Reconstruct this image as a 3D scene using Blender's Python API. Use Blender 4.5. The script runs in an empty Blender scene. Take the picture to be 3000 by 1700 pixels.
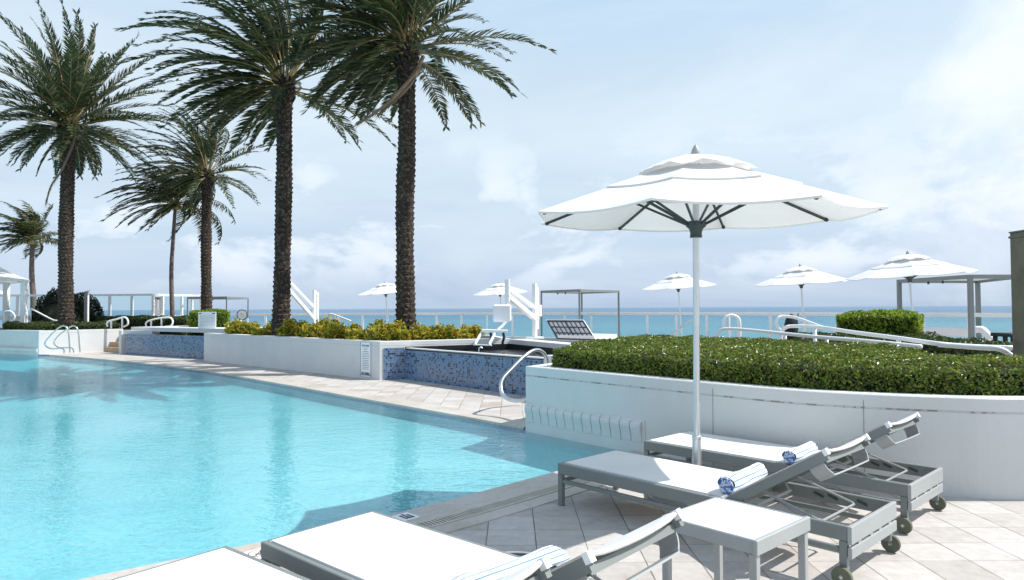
import bpy, math, random
import numpy as np
from mathutils import Vector, Matrix
from mathutils.geometry import tessellate_polygon
R = math.radians
random.seed(7); rng = np.random.default_rng(11)
scn = bpy.context.scene
col = scn.collection

# ------------------------------------------------------------------ camera
FPX, CAMZ = 2000.0, 1.44
cam_d = bpy.data.cameras.new('camera'); cam = bpy.data.objects.new('camera', cam_d); col.objects.link(cam)
cam_d.sensor_width = 36; cam_d.lens = 36 * FPX / 3000; cam_d.clip_end = 60000; cam_d.clip_start = 0.05
PITCH, ROLL = math.atan(53 / FPX), -0.0048
Rm = Matrix.Rotation(R(90) + PITCH, 3, 'X') @ Matrix.Rotation(ROLL, 3, 'Z')
cam.location = (0, 0, CAMZ); cam.rotation_euler = Rm.to_euler()
scn.camera = cam
CO = Vector((0, 0, CAMZ))
def ray(px, py): return Rm @ Vector(((px - 1500) / FPX, -(py - 850) / FPX, -1))
def G(px, py, z=0.0):
    r = ray(px, py); return CO + r * ((z - CAMZ) / r.z)
def D(px, py, d):
    r = ray(px, py); return CO + r * (d / r.y)

# ------------------------------------------------------------------ objects
def tag(o, label=None, cat=None, group=None, kind=None):
    if label: o['label'] = label
    if cat: o['category'] = cat
    if group: o['group'] = group
    if kind: o['kind'] = kind
    return o
def empty(name, loc=(0, 0, 0), rz=0.0, label=None, cat=None, group=None):
    o = bpy.data.objects.new(name, None); col.objects.link(o)
    o.location = loc; o.rotation_euler = (0, 0, rz); o.empty_display_size = .1
    return tag(o, label, cat, group)
def copy_tree(o, parent=None):
    c = o.copy(); col.objects.link(c)
    if parent: c.parent = parent
    for ch in list(o.children):
        copy_tree(ch, c)
    return c
class MB:
    def __init__(s): s.v = []; s.f = []; s.m = []; s.mi = 0
    def add(s, vs, fs):
        b = len(s.v); s.v += [tuple(v) for v in vs]
        for f in fs: s.f.append([b + i for i in f]); s.m.append(s.mi)
    def obox(s, c, ex, ey, ez):      # half-extent vectors
        c, ex, ey, ez = map(Vector, (c, ex, ey, ez))
        vs = [c + a * ex + b * ey + d * ez for d in (-1, 1) for b in (-1, 1) for a in (-1, 1)]
        s.add(vs, [(0, 2, 3, 1), (4, 5, 7, 6), (0, 1, 5, 4), (2, 6, 7, 3), (0, 4, 6, 2), (1, 3, 7, 5)])
    def box(s, x0, x1, y0, y1, z0, z1):
        s.obox(((x0 + x1) / 2, (y0 + y1) / 2, (z0 + z1) / 2), ((x1 - x0) / 2, 0, 0), (0, (y1 - y0) / 2, 0), (0, 0, (z1 - z0) / 2))
    def bbox(s, x0, x1, y0, y1, z0, z1, b=.004):   # bevelled box
        import itertools
        vs = []; idx = {}
        X, Y, Z = (x0, x1), (y0, y1), (z0, z1)
        for i, j, k in itertools.product((0, 1), repeat=3):
            sx, sy, sz = (1 if i == 0 else -1), (1 if j == 0 else -1), (1 if k == 0 else -1)
            idx[i, j, k, 0] = len(vs); vs.append((X[i], Y[j] + sy * b, Z[k] + sz * b))
            idx[i, j, k, 1] = len(vs); vs.append((X[i] + sx * b, Y[j], Z[k] + sz * b))
            idx[i, j, k, 2] = len(vs); vs.append((X[i] + sx * b, Y[j] + sy * b, Z[k]))
        fs = []
        q = [(0, 0), (1, 0), (1, 1), (0, 1)]
        for t in (0, 1):
            fs.append([idx[t, a, c, 0] for a, c in (q if t else q[::-1])])
            fs.append([idx[a, t, c, 1] for a, c in (q[::-1] if t else q)])
            fs.append([idx[a, c, t, 2] for a, c in (q if t else q[::-1])])
        for a in (0, 1):
            for c in (0, 1):
                fs.append([idx[a, c, 0, 0], idx[a, c, 1, 0], idx[a, c, 1, 1], idx[a, c, 0, 1]])
                fs.append([idx[a, 0, c, 0], idx[a, 1, c, 0], idx[a, 1, c, 2], idx[a, 0, c, 2]])
                fs.append([idx[0, a, c, 1], idx[1, a, c, 1], idx[1, a, c, 2], idx[0, a, c, 2]])
        for i, j, k in itertools.product((0, 1), repeat=3): fs.append([idx[i, j, k, 0], idx[i, j, k, 1], idx[i, j, k, 2]])
        s.add(vs, fs)
    def bar(s, p, q, w, h, up=(0, 0, 1)):
        p, q = Vector(p), Vector(q); d = q - p; L = d.length; d.normalize()
        sd = d.cross(Vector(up))
        if sd.length < 1e-4: sd = d.cross(Vector((0, 1, 0)))
        sd.normalize(); u = sd.cross(d)
        s.obox((p + q) / 2, d * L / 2, sd * w / 2, u * h / 2)
    def tube(s, pts, r, n=8, cap=True):
        pts = [Vector(p) for p in pts]; rs = r if hasattr(r, '__len__') else [r] * len(pts)
        t = (pts[1] - pts[0]).normalized(); nrm = t.orthogonal().normalized(); rings = []; b = len(s.v)
        for i, p in enumerate(pts):
            if 0 < i < len(pts) - 1: t2 = ((pts[i + 1] - p).normalized() + (p - pts[i - 1]).normalized())
            elif i: t2 = p - pts[i - 1]
            else: t2 = pts[1] - p
            if t2.length > 1e-9: t = t2.normalized()
            nrm = (nrm - t * nrm.dot(t)).normalized(); bn = t.cross(nrm)
            for k in range(n):
                a = 2 * math.pi * k / n
                s.v.append(tuple(p + (nrm * math.cos(a) + bn * math.sin(a)) * rs[i]))
        for i in range(len(pts) - 1):
            for k in range(n):
                s.f.append([b + i * n + k, b + i * n + (k + 1) % n, b + (i + 1) * n + (k + 1) % n, b + (i + 1) * n + k]); s.m.append(s.mi)
        if cap:
            s.f.append([b + k for k in range(n)][::-1]); s.m.append(s.mi)
            s.f.append([b + (len(pts) - 1) * n + k for k in range(n)]); s.m.append(s.mi)
    def lathe(s, prof, n=24, c=(0, 0, 0), axis=None):
        M = Matrix.Identity(3) if axis is None else Vector(axis).to_track_quat('Z', 'Y').to_matrix()
        b = len(s.v); c = Vector(c)
        for r, z in prof:
            for k in range(n):
                a = 2 * math.pi * k / n
                s.v.append(tuple(c + M @ Vector((r * math.cos(a), r * math.sin(a), z))))
        for i in range(len(prof) - 1):
            for k in range(n):
                s.f.append([b + i * n + k, b + i * n + (k + 1) % n, b + (i + 1) * n + (k + 1) % n, b + (i + 1) * n + k]); s.m.append(s.mi)
        s.f.append([b + k for k in range(n)][::-1]); s.m.append(s.mi)
        s.f.append([b + (len(prof) - 1) * n + k for k in range(n)]); s.m.append(s.mi)
    def prism(s, poly, z0, z1, bottom=True):
        n = len(poly); b = len(s.v)
        for z in (z0, z1):
            for p in poly: s.v.append((p[0], p[1], z))
        tris = tessellate_polygon([[Vector((p[0], p[1], 0)) for p in poly]])
        area = sum(poly[i][0] * poly[(i + 1) % n][1] - poly[(i + 1) % n][0] * poly[i][1] for i in range(n))
        for t in tris:
            a, c, d = [Vector((poly[i][0], poly[i][1])) for i in t]
            up = (c - a).cross(d - a) if hasattr((c - a), 'cross') else 1
            tt = list(t) if up > 0 else list(t)[::-1]
            s.f.append([b + n + i for i in tt]); s.m.append(s.mi)
            if bottom: s.f.append([b + i for i in tt[::-1]]); s.m.append(s.mi)
        for i in range(n):
            j = (i + 1) % n
            q = [b + i, b + j, b + n + j, b + n + i]
            if area < 0: q = q[::-1]
            s.f.append(q); s.m.append(s.mi)
    def build(s, name, mat, parent=None, smooth=False):
        me = bpy.data.meshes.new(name); me.from_pydata(s.v, [], s.f)
        mats = mat if isinstance(mat, (list, tuple)) else [mat]
        for m in mats: me.materials.append(m)
        if len(mats) > 1: me.polygons.foreach_set('material_index', s.m)
        if smooth: me.polygons.foreach_set('use_smooth', [True] * len(me.polygons))
        me.update()
        o = bpy.data.objects.new(name, me); col.objects.link(o)
        if parent: o.parent = parent
        return o
def sheet(name, poly, z, mat, kind='structure'):
    m = MB(); n = len(poly)
    m.v = [(p[0], p[1], z) for p in poly]
    for t in tessellate_polygon([[Vector((p[0], p[1], 0)) for p in poly]]):
        a, c, d = [poly[i] for i in t]
        cr = (c[0] - a[0]) * (d[1] - a[1]) - (c[1] - a[1]) * (d[0] - a[0])
        m.f.append(list(t) if cr > 0 else list(t)[::-1]); m.m.append(0)
    o = m.build(name, mat); o['kind'] = kind
    return o
def smooth_path(pts, n=6, closed=False):   # Catmull-Rom
    P = [Vector(p) for p in pts]; out = []
    for i in range(len(P) - 1):
        p0 = P[i - 1] if i else P[0] * 2 - P[1]; p1, p2 = P[i], P[i + 1]
        p3 = P[i + 2] if i + 2 < len(P) else P[-1] * 2 - P[-2]
        for k in range(n):
            t = k / n
            out.append(.5 * ((2 * p1) + (p2 - p0) * t + (2 * p0 - 5 * p1 + 4 * p2 - p3) * t * t + (3 * p1 - p0 - 3 * p2 + p3) * t ** 3))
    out.append(P[-1]); return out
def offset(path, d):     # 2-D offset to the left of travel
    out = []
    for i, p in enumerate(path):
        a = path[max(i - 1, 0)]; b = path[min(i + 1, len(path) - 1)]
        t = Vector((b[0] - a[0], b[1] - a[1])).normalized()
        out.append(Vector((p[0] - t.y * d, p[1] + t.x * d)))
    return out
def xy(p): return (p[0], p[1])

# ------------------------------------------------------------------ materials
def mat(name):
    m = bpy.data.materials.new(name); m.use_nodes = True
    nt = m.node_tree; return m, nt, nt.nodes['Principled BSDF'], nt.nodes, nt.links
def nn(nodes, typ, **kw):
    n = nodes.new(typ)
    for k, v in kw.items():
        if k in n.inputs: n.inputs[k].default_value = v
        else: setattr(n, k, v)
    return n
def ramp(nodes, stops, interp='LINEAR'):
    r = nodes.new('ShaderNodeValToRGB'); r.color_ramp.interpolation = interp
    e = r.color_ramp.elements
    while len(e) < len(stops): e.new(.5)
    for i, (p, c) in enumerate(stops):
        e[i].position = p; e[i].color = (*c, 1) if len(c) == 3 else c
    return r
def simple(name, c, rough=.5, metal=0, var=.12, scale=6, bump=0, bscale=60, spec=.5, coord='Object'):
    m, nt, b, N, L = mat(name)
    tc = nn(N, 'ShaderNodeTexCoord')
    no = nn(N, 'ShaderNodeTexNoise', Scale=scale, Detail=5.0); L.new(tc.outputs[coord], no.inputs['Vector'])
    c0 = tuple(max(0, x * (1 - var)) for x in c); c1 = tuple(min(1, x * (1 + var)) for x in c)
    r = ramp(N, [(.3, c0), (.7, c1)]); L.new(no.outputs['Fac'], r.inputs[0]); L.new(r.outputs[0], b.inputs['Base Color'])
    b.inputs['Roughness'].default_value = rough; b.inputs['Metallic'].default_value = metal
    b.inputs['Specular IOR Level'].default_value = spec
    if bump:
        n2 = nn(N, 'ShaderNodeTexNoise', Scale=bscale, Detail=4.0); L.new(tc.outputs[coord], n2.inputs['Vector'])
        bp = nn(N, 'ShaderNodeBump', Strength=bump, Distance=.01); L.new(n2.outputs['Fac'], bp.inputs['Height']); L.new(bp.outputs[0], b.inputs['Normal'])
    return m
M = {}
M['white'] = simple('white_painted_metal', (.80, .81, .81), .35, var=.03)
M['stucco'] = simple('white_stucco', (.60, .61, .61), .7, var=.04, scale=2.5, bump=.25, bscale=70)
M['steel'] = simple('brushed_steel', (.62, .63, .64), .28, metal=1, var=.08)
M['alu'] = simple('aluminium_pole', (.66, .69, .71), .32, metal=.85, var=.05)
M['grey'] = simple('grey_powder_coat', (.185, .205, .20), .42, var=.05)
M['greylt'] = simple('light_grey_coat', (.34, .36, .36), .4, var=.04)
M['dark'] = simple('dark_green_grey_bars', (.035, .055, .055), .45)
M['black'] = simple('black_rubber', (.02, .02, .022), .6)
M['blackfab'] = simple('black_fabric', (.015, .015, .02), .8)
M['tyre'] = simple('worn_tyre', (.12, .13, .09), .8)
M['hubm'] = simple('wheel_hub', (.32, .31, .27), .6)
M['wood'] = simple('weathered_wood', (.165, .15, .11), .8, var=.3, scale=4, bump=.3, bscale=30)
M['greypost'] = simple('grey_post', (.20, .19, .20), .6)
M['jointg'] = simple('wall_joint', (.30, .31, .31), .8)
M['soil'] = simple('planter_soil', (.05, .035, .022), .95, var=.4, scale=20)
M['cushion'] = simple('white_cushion', (.78, .78, .8), .85, var=.02)
M['tan'] = simple('tan_stone_step', (.42, .30, .20), .8, var=.15)
M['ink'] = simple('black_lettering', (.02, .03, .05), .5)
M['inkblue'] = simple('blue_lettering', (.03, .14, .30), .5)
M['inkgrey'] = simple('grey_print', (.16, .20, .20), .6)
M['ringink'] = simple('red_brown_print', (.25, .08, .08), .6)
M['signw'] = simple('sign_panel', (.80, .83, .85), .4, var=.02)
M['bluetile'] = simple('waterline_tile', (.03, .16, .42), .2, var=.4, scale=40)
M['darkwall'] = simple('dark_spa_lining', (.012, .016, .02), .3)
M['rattan'] = simple('dark_lattice_frame', (.05, .055, .07), .6)

def canvas(name, c, tr=.22):
    m, nt, b, N, L = mat(name)
    out = N['Material Output']
    tc = nn(N, 'ShaderNodeTexCoord'); no = nn(N, 'ShaderNodeTexNoise', Scale=3.0, Detail=6.0); L.new(tc.outputs['Object'], no.inputs['Vector'])
    r = ramp(N, [(.25, tuple(x * .93 for x in c)), (.7, c)]); L.new(no.outputs['Fac'], r.inputs[0])
    b.inputs['Roughness'].default_value = .9; b.inputs['Specular IOR Level'].default_value = .1
    L.new(r.outputs[0], b.inputs['Base Color'])
    t = nn(N, 'ShaderNodeBsdfTranslucent'); L.new(r.outputs[0], t.inputs['Color'])
    mx = nn(N, 'ShaderNodeMixShader', Fac=tr); L.new(b.outputs[0], mx.inputs[1]); L.new(t.outputs[0], mx.inputs[2]); L.new(mx.outputs[0], out.inputs['Surface'])
    n2 = nn(N, 'ShaderNodeTexNoise', Scale=9.0, Detail=3.0); L.new(tc.outputs['Object'], n2.inputs['Vector'])
    bp = nn(N, 'ShaderNodeBump', Strength=.25, Distance=.02); L.new(n2.outputs['Fac'], bp.inputs['Height']); L.new(bp.outputs[0], b.inputs['Normal'])
    return m
M['canvas'] = canvas('white_canvas', (.82, .815, .80))
M['sling'] = canvas('white_mesh_sling', (.80, .80, .79), .10)

def leafmat(name, stops, tr=.3, rough=.35, spec=.5):
    m, nt, b, N, L = mat(name); out = N['Material Output']
    g = nn(N, 'ShaderNodeNewGeometry'); r = ramp(N, stops); L.new(g.outputs['Random Per Island'], r.inputs[0])
    L.new(r.outputs[0], b.inputs['Base Color']); b.inputs['Roughness'].default_value = rough; b.inputs['Specular IOR Level'].default_value = spec
    t = nn(N, 'ShaderNodeBsdfTranslucent'); h = nn(N, 'ShaderNodeHueSaturation', Value=1.3, Hue=.485); L.new(r.outputs[0], h.inputs['Color']); L.new(h.outputs[0], t.inputs['Color'])
    mx = nn(N, 'ShaderNodeMixShader', Fac=tr); L.new(b.outputs[0], mx.inputs[1]); L.new(t.outputs[0], mx.inputs[2]); L.new(mx.outputs[0], out.inputs['Surface'])
    return m
M['hedge'] = leafmat('hedge_leaves', [(0, (.026, .052, .007)), (.40, (.095, .16, .016)), (.75, (.17, .25, .028)), (.92, (.27, .33, .05)), (1, (.22, .12, .04))], .32, .33, .6)
M['boxleaf'] = leafmat('bright_box_leaves', [(0, (.05, .10, .008)), (.5, (.15, .25, .018)), (1, (.32, .42, .03))], .4, .4)
M['lowleaf'] = leafmat('low_hedge_leaves', [(0, (.02, .05, .01)), (.6, (.05, .09, .018)), (1, (.10, .13, .03))], .25, .4)
M['bushleaf'] = leafmat('dark_bush_leaves', [(0, (.006, .014, .005)), (.7, (.016, .030, .009)), (1, (.045, .05, .016))], .15, .5)
M['croton'] = leafmat('yellow_shrub_leaves', [(0, (.08, .13, .012)), (.35, (.20, .26, .02)), (.6, (.50, .46, .03)), (.85, (.36, .20, .03)), (1, (.72, .66, .14))], .4, .45)
M['palm'] = leafmat('palm_leaflets', [(0, (.014, .030, .012)), (.5, (.038, .062, .022)), (.8, (.07, .09, .033)), (1, (.17, .14, .07))], .22, .42, .4)
M['coco'] = leafmat('coconut_leaflets', [(0, (.012, .026, .010)), (.55, (.03, .05, .017)), (1, (.16, .15, .045))], .22, .4)
M['deadfrond'] = leafmat('dry_frond', [(0, (.12, .08, .05)), (1, (.30, .22, .15))], .2, .8)
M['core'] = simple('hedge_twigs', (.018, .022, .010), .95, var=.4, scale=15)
M['rachis'] = simple('frond_stalk', (.26, .21, .09), .6, var=.3)
M['ctrunk'] = simple('smooth_palm_trunk', (.12, .095, .085), .85, var=.35, scale=9, bump=.4, bscale=20)
def trunkmat():
    m, nt, b, N, L = mat('scarred_palm_trunk')
    tc = nn(N, 'ShaderNodeTexCoord'); no = nn(N, 'ShaderNodeTexNoise', Scale=14.0, Detail=6.0, Roughness=.7); L.new(tc.outputs['Object'], no.inputs['Vector'])
    r = ramp(N, [(.34, (.008, .006, .005)), (.52, (.032, .021, .015)), (.68, (.17, .125, .085))]); L.new(no.outputs['Fac'], r.inputs[0]); L.new(r.outputs[0], b.inputs['Base Color'])
    b.inputs['Roughness'].default_value = .9
    n2 = nn(N, 'ShaderNodeTexNoise', Scale=60.0, Detail=4.0); L.new(tc.outputs['Object'], n2.inputs['Vector'])
    bp = nn(N, 'ShaderNodeBump', Strength=.6, Distance=.02); L.new(n2.outputs['Fac'], bp.inputs['Height']); L.new(bp.outputs[0], b.inputs['Normal'])
    return m
M['trunk'] = trunkmat()

def mathn(N, L, op, a, b=None, c=None):
    n = N.new('ShaderNodeMath'); n.operation = op
    for i, v in enumerate((a, b, c)):
        if v is None: continue
        if isinstance(v, (int, float)): n.inputs[i].default_value = v
        else: L.new(v, n.inputs[i])
    return n.outputs[0]
def paver_mat():
    m, nt, b, N, L = mat('beige_concrete_pavers')
    tc = nn(N, 'ShaderNodeTexCoord'); sp = nn(N, 'ShaderNodeSeparateXYZ')
    nw = nn(N, 'ShaderNodeTexNoise', Scale=1.6, Detail=2.0); L.new(tc.outputs['Object'], nw.inputs['Vector'])
    L.new(tc.outputs['Object'], sp.inputs[0])
    wob = mathn(N, L, 'MULTIPLY', mathn(N, L, 'SUBTRACT', nw.outputs['Fac'], .5), .012)
    u = mathn(N, L, 'DIVIDE', mathn(N, L, 'ADD', mathn(N, L, 'SUBTRACT', sp.outputs[0], .14), wob), .305)
    v = mathn(N, L, 'DIVIDE', mathn(N, L, 'ADD', mathn(N, L, 'SUBTRACT', sp.outputs[1], 3.90), wob), .288)
    def edge(x):
        f = mathn(N, L, 'FRACT', x); return mathn(N, L, 'MINIMUM', f, mathn(N, L, 'SUBTRACT', 1.0, f))
    eu, ev = edge(u), edge(v)
    cmb = nn(N, 'ShaderNodeCombineXYZ'); L.new(mathn(N, L, 'FLOOR', u), cmb.inputs[0]); L.new(mathn(N, L, 'FLOOR', v), cmb.inputs[1])
    wn = nn(N, 'ShaderNodeTexWhiteNoise'); L.new(cmb.outputs[0], wn.inputs['Vector'])
    r = ramp(N, [(0, (.46, .43, .405)), (.45, (.53, .50, .475)), (.86, (.57, .545, .52)), (.93, (.42, .37, .32)), (1, (.47, .42, .36))]); L.new(wn.outputs['Value'], r.inputs[0])
    sc = nn(N, 'ShaderNodeTexNoise', Scale=14.0, Detail=8.0, Roughness=.65); L.new(tc.outputs['Object'], sc.inputs['Vector'])
    sr = ramp(N, [(.3, (.80, .79, .78)), (.7, (1.0, 1.0, 1.0))]); L.new(sc.outputs['Fac'], sr.inputs[0])
    mu = nn(N, 'ShaderNodeMix', data_type='RGBA', blend_type='MULTIPLY'); mu.inputs[0].default_value = 1
    L.new(r.outputs[0], mu.inputs[6]); L.new(sr.outputs[0], mu.inputs[7])
    gn = nn(N, 'ShaderNodeTexNoise', Scale=2.3, Detail=9.0, Roughness=.7, Distortion=.4); L.new(tc.outputs['Object'], gn.inputs['Vector'])
    gr = ramp(N, [(.34, (.85, .83, .80)), (.48, (.97, .96, .955)), (.7, (1.04, 1.04, 1.04))]); L.new(gn.outputs['Fac'], gr.inputs[0])
    mu2 = nn(N, 'ShaderNodeMix', data_type='RGBA', blend_type='MULTIPLY'); mu2.inputs[0].default_value = 1; L.new(mu.outputs[2], mu2.inputs[6]); L.new(gr.outputs[0], mu2.inputs[7]); mu = mu2
    j = mathn(N, L, 'MINIMUM', eu, mathn(N, L, 'MULTIPLY', ev, 1.6))
    jw = nn(N, 'ShaderNodeTexNoise', Scale=3.0); L.new(tc.outputs['Object'], jw.inputs['Vector'])
    thr = mathn(N, L, 'ADD', mathn(N, L, 'MULTIPLY', jw.outputs['Fac'], .026), -.001)
    jm = mathn(N, L, 'LESS_THAN', j, thr)
    mx = nn(N, 'ShaderNodeMix', data_type='RGBA'); L.new(mathn(N, L, 'MULTIPLY', jm, .8), mx.inputs[0]); L.new(mu.outputs[2], mx.inputs[6]); mx.inputs[7].default_value = (.10, .085, .07, 1)
    L.new(mx.outputs[2], b.inputs['Base Color']); b.inputs['Roughness'].default_value = .75
    hh = mathn(N, L, 'SUBTRACT', mathn(N, L, 'MULTIPLY', sc.outputs['Fac'], .3), mathn(N, L, 'MULTIPLY', jm, 1.0))
    bp = nn(N, 'ShaderNodeBump', Strength=.35, Distance=.01); L.new(hh, bp.inputs['Height']); L.new(bp.outputs[0], b.inputs['Normal'])
    return m
M['paver'] = paver_mat()
def stone_mat(name='coping_stone', stops=None):
    m, nt, b, N, L = mat(name)
    tc = nn(N, 'ShaderNodeTexCoord')
    n1 = nn(N, 'ShaderNodeTexNoise', Scale=1.3, Detail=6.0, Roughness=.6); L.new(tc.outputs['Object'], n1.inputs['Vector'])
    r = ramp(N, stops or [(.3, (.40, .34, .28)), (.5, (.50, .46, .41)), (.75, (.56, .53, .50))]); L.new(n1.outputs['Fac'], r.inputs[0])
    n2 = nn(N, 'ShaderNodeTexNoise', Scale=22.0, Detail=6.0); L.new(tc.outputs['Object'], n2.inputs['Vector'])
    r2 = ramp(N, [(.3, (.86, .85, .84)), (.6, (1, 1, 1))]); L.new(n2.outputs['Fac'], r2.inputs[0])
    mu = nn(N, 'ShaderNodeMix', data_type='RGBA', blend_type='MULTIPLY'); mu.inputs[0].default_value = 1
    L.new(r.outputs[0], mu.inputs[6]); L.new(r2.outputs[0], mu.inputs[7]); L.new(mu.outputs[2], b.inputs['Base Color'])
    b.inputs['Roughness'].default_value = .5
    bp = nn(N, 'ShaderNodeBump', Strength=.2, Distance=.01); L.new(n2.outputs['Fac'], bp.inputs['Height']); L.new(bp.outputs[0], b.inputs['Normal'])
    return m
M['coping'] = stone_mat()
M['grate'] = simple('cream_grate', (.50, .47, .40), .6, var=.1)
M['slot'] = simple('grate_slot_dark', (.05, .045, .035), .9)

def tile_mat():      # mosaic; object X runs along the wall, Z up
    m, nt, b, N, L = mat('blue_mosaic_tiles')
    tc = nn(N, 'ShaderNodeTexCoord'); sp = nn(N, 'ShaderNodeSeparateXYZ'); L.new(tc.outputs['Object'], sp.inputs[0])
    S = .042
    u = mathn(N, L, 'DIVIDE', mathn(N, L, 'ADD', sp.outputs[0], mathn(N, L, 'MULTIPLY', sp.outputs[1], 1.0)), S); v = mathn(N, L, 'DIVIDE', sp.outputs[2], S)
    def edge(x):
        f = mathn(N, L, 'FRACT', x); return mathn(N, L, 'MINIMUM', f, mathn(N, L, 'SUBTRACT', 1.0, f))
    j = mathn(N, L, 'LESS_THAN', mathn(N, L, 'MINIMUM', edge(u), edge(v)), .07)
    cmb = nn(N, 'ShaderNodeCombineXYZ'); L.new(mathn(N, L, 'FLOOR', u), cmb.inputs[0]); L.new(mathn(N, L, 'FLOOR', v), cmb.inputs[1])
    wn = nn(N, 'ShaderNodeTexWhiteNoise'); L.new(cmb.outputs[0], wn.inputs['Vector'])
    cn = nn(N, 'ShaderNodeTexNoise', Scale=.45, Detail=1.0); L.new(cmb.outputs[0], cn.inputs['Vector'])
    val = mathn(N, L, 'ADD', mathn(N, L, 'MULTIPLY', wn.outputs['Value'], .75), mathn(N, L, 'MULTIPLY', cn.outputs['Fac'], .42))
    r = ramp(N, [(0, (.085, .155, .27)), (.45, (.11, .19, .32)), (.68, (.14, .235, .37)), (.775, (.008, .014, .05)), (.90, (.012, .02, .06)), (.95, (.12, .08, .05))], 'CONSTANT')
    L.new(val, r.inputs[0])
    mx = nn(N, 'ShaderNodeMix', data_type='RGBA'); L.new(j, mx.inputs[0]); L.new(r.outputs[0], mx.inputs[6]); mx.inputs[7].default_value = (.17, .24, .33, 1)
    L.new(mx.outputs[2], b.inputs['Base Color']); b.inputs['Roughness'].default_value = .18
    return m
M['mosaic'] = tile_mat()

def water_mat(name, tint, s1, s2, st, fmul, detail=3.0, rough=.02, milk=(0, (0, 0, 0)), cap=1.0, vol=None):
    m, nt, b, N, L = mat(name); out = N['Material Output']; N.remove(b)
    tc = nn(N, 'ShaderNodeTexCoord')
    mp = nn(N, 'ShaderNodeMapping'); mp.inputs['Rotation'].default_value = (0, 0, R(-20)); mp.inputs['Scale'].default_value = (1, 1.7, 1); L.new(tc.outputs['Object'], mp.inputs[0])
    a = nn(N, 'ShaderNodeTexNoise', Scale=s1, Detail=detail, Roughness=.55, Distortion=.6); L.new(mp.outputs[0], a.inputs['Vector'])
    c = nn(N, 'ShaderNodeTexNoise', Scale=s2, Detail=2.0, Distortion=.3); L.new(mp.outputs[0], c.inputs['Vector'])
    h = mathn(N, L, 'ADD', a.outputs['Fac'], mathn(N, L, 'MULTIPLY', c.outputs['Fac'], .45))
    bp = nn(N, 'ShaderNodeBump', Strength=1.0, Distance=st); L.new(h, bp.inputs['Height'])
    t = nn(N, 'ShaderNodeBsdfTransparent'); t.inputs[0].default_value = (*tint, 1)
    g = nn(N, 'ShaderNodeBsdfGlossy', Roughness=rough); L.new(bp.outputs[0], g.inputs['Normal'])
    f = nn(N, 'ShaderNodeFresnel', IOR=1.33); L.new(bp.outputs[0], f.inputs['Normal'])
    mx = nn(N, 'ShaderNodeMixShader'); L.new(mathn(N, L, 'MINIMUM', mathn(N, L, 'MULTIPLY', f.outputs[0], fmul), cap), mx.inputs[0])
    pn = nn(N, 'ShaderNodeTexNoise', Scale=.35, Detail=3.0, Distortion=.8); L.new(mp.outputs[0], pn.inputs['Vector'])
    pr_ = ramp(N, [(.35, (.35,) * 3), (.62, (1.0,) * 3), (.75, (2.2,) * 3)]); L.new(pn.outputs['Fac'], pr_.inputs[0]); L.new(mathn(N, L, 'MULTIPLY', pr_.outputs[0], st), bp.inputs['Distance'])
    if vol:
        va = nn(N, 'ShaderNodeVolumeAbsorption', Density=vol[0]); va.inputs['Color'].default_value = (*vol[1], 1); L.new(va.outputs[0], out.inputs['Volume'])
    body = nn(N, 'ShaderNodeBsdfDiffuse'); body.inputs[0].default_value = (*milk[1], 1)
    bm = nn(N, 'ShaderNodeMixShader', Fac=milk[0]); L.new(t.outputs[0], bm.inputs[1]); L.new(body.outputs[0], bm.inputs[2])
    L.new(bm.outputs[0], mx.inputs[1]); L.new(g.outputs[0], mx.inputs[2]); L.new(mx.outputs[0], out.inputs['Surface'])
    return m
M['water'] = water_mat('pool_water', (.88, .97, .98), 4.5, 15.0, .013, 1.2, milk=(.07, (.16, .50, .60)), cap=.5, vol=(.62, (.33, .85, .91)))
M['spawater'] = water_mat('spa_water', (.5, .6, .6), 6.0, 18.0, .003, 1.0)
M['poolfloor'] = stone_mat('aqua_pool_plaster', [(.3, (.36, .63, .67)), (.55, (.42, .69, .72)), (.75, (.48, .75, .77))])

def sea_mat():
    m, nt, b, N, L = mat('open_sea')
    tc = nn(N, 'ShaderNodeTexCoord')
    n1 = nn(N, 'ShaderNodeTexNoise', Scale=.012, Detail=6.0); L.new(tc.outputs['Object'], n1.inputs['Vector'])
    sp = nn(N, 'ShaderNodeSeparateXYZ'); L.new(tc.outputs['Object'], sp.inputs[0])
    near = mathn(N, L, 'DIVIDE', sp.outputs[1], 700.0)
    fac = mathn(N, L, 'ADD', near, mathn(N, L, 'MULTIPLY', mathn(N, L, 'SUBTRACT', n1.outputs['Fac'], .5), .8))
    r = ramp(N, [(0, (.11, .27, .31)), (.35, (.085, .22, .29)), (1, (.04, .125, .22))]); L.new(fac, r.inputs[0]); L.new(r.outputs[0], b.inputs['Base Color'])
    b.inputs['Roughness'].default_value = .28; b.inputs['IOR'].default_value = 1.33; b.inputs['Specular IOR Level'].default_value = .35
    mp = nn(N, 'ShaderNodeMapping'); mp.inputs['Scale'].default_value = (.5, 1.4, 1); L.new(tc.outputs['Object'], mp.inputs[0])
    n2 = nn(N, 'ShaderNodeTexNoise', Scale=.25, Detail=8.0, Roughness=.7); L.new(mp.outputs[0], n2.inputs['Vector'])
    bp = nn(N, 'ShaderNodeBump', Strength=1.0, Distance=1.6); L.new(n2.outputs['Fac'], bp.inputs['Height']); L.new(bp.outputs[0], b.inputs['Normal'])
    return m
M['sea'] = sea_mat()
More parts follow.
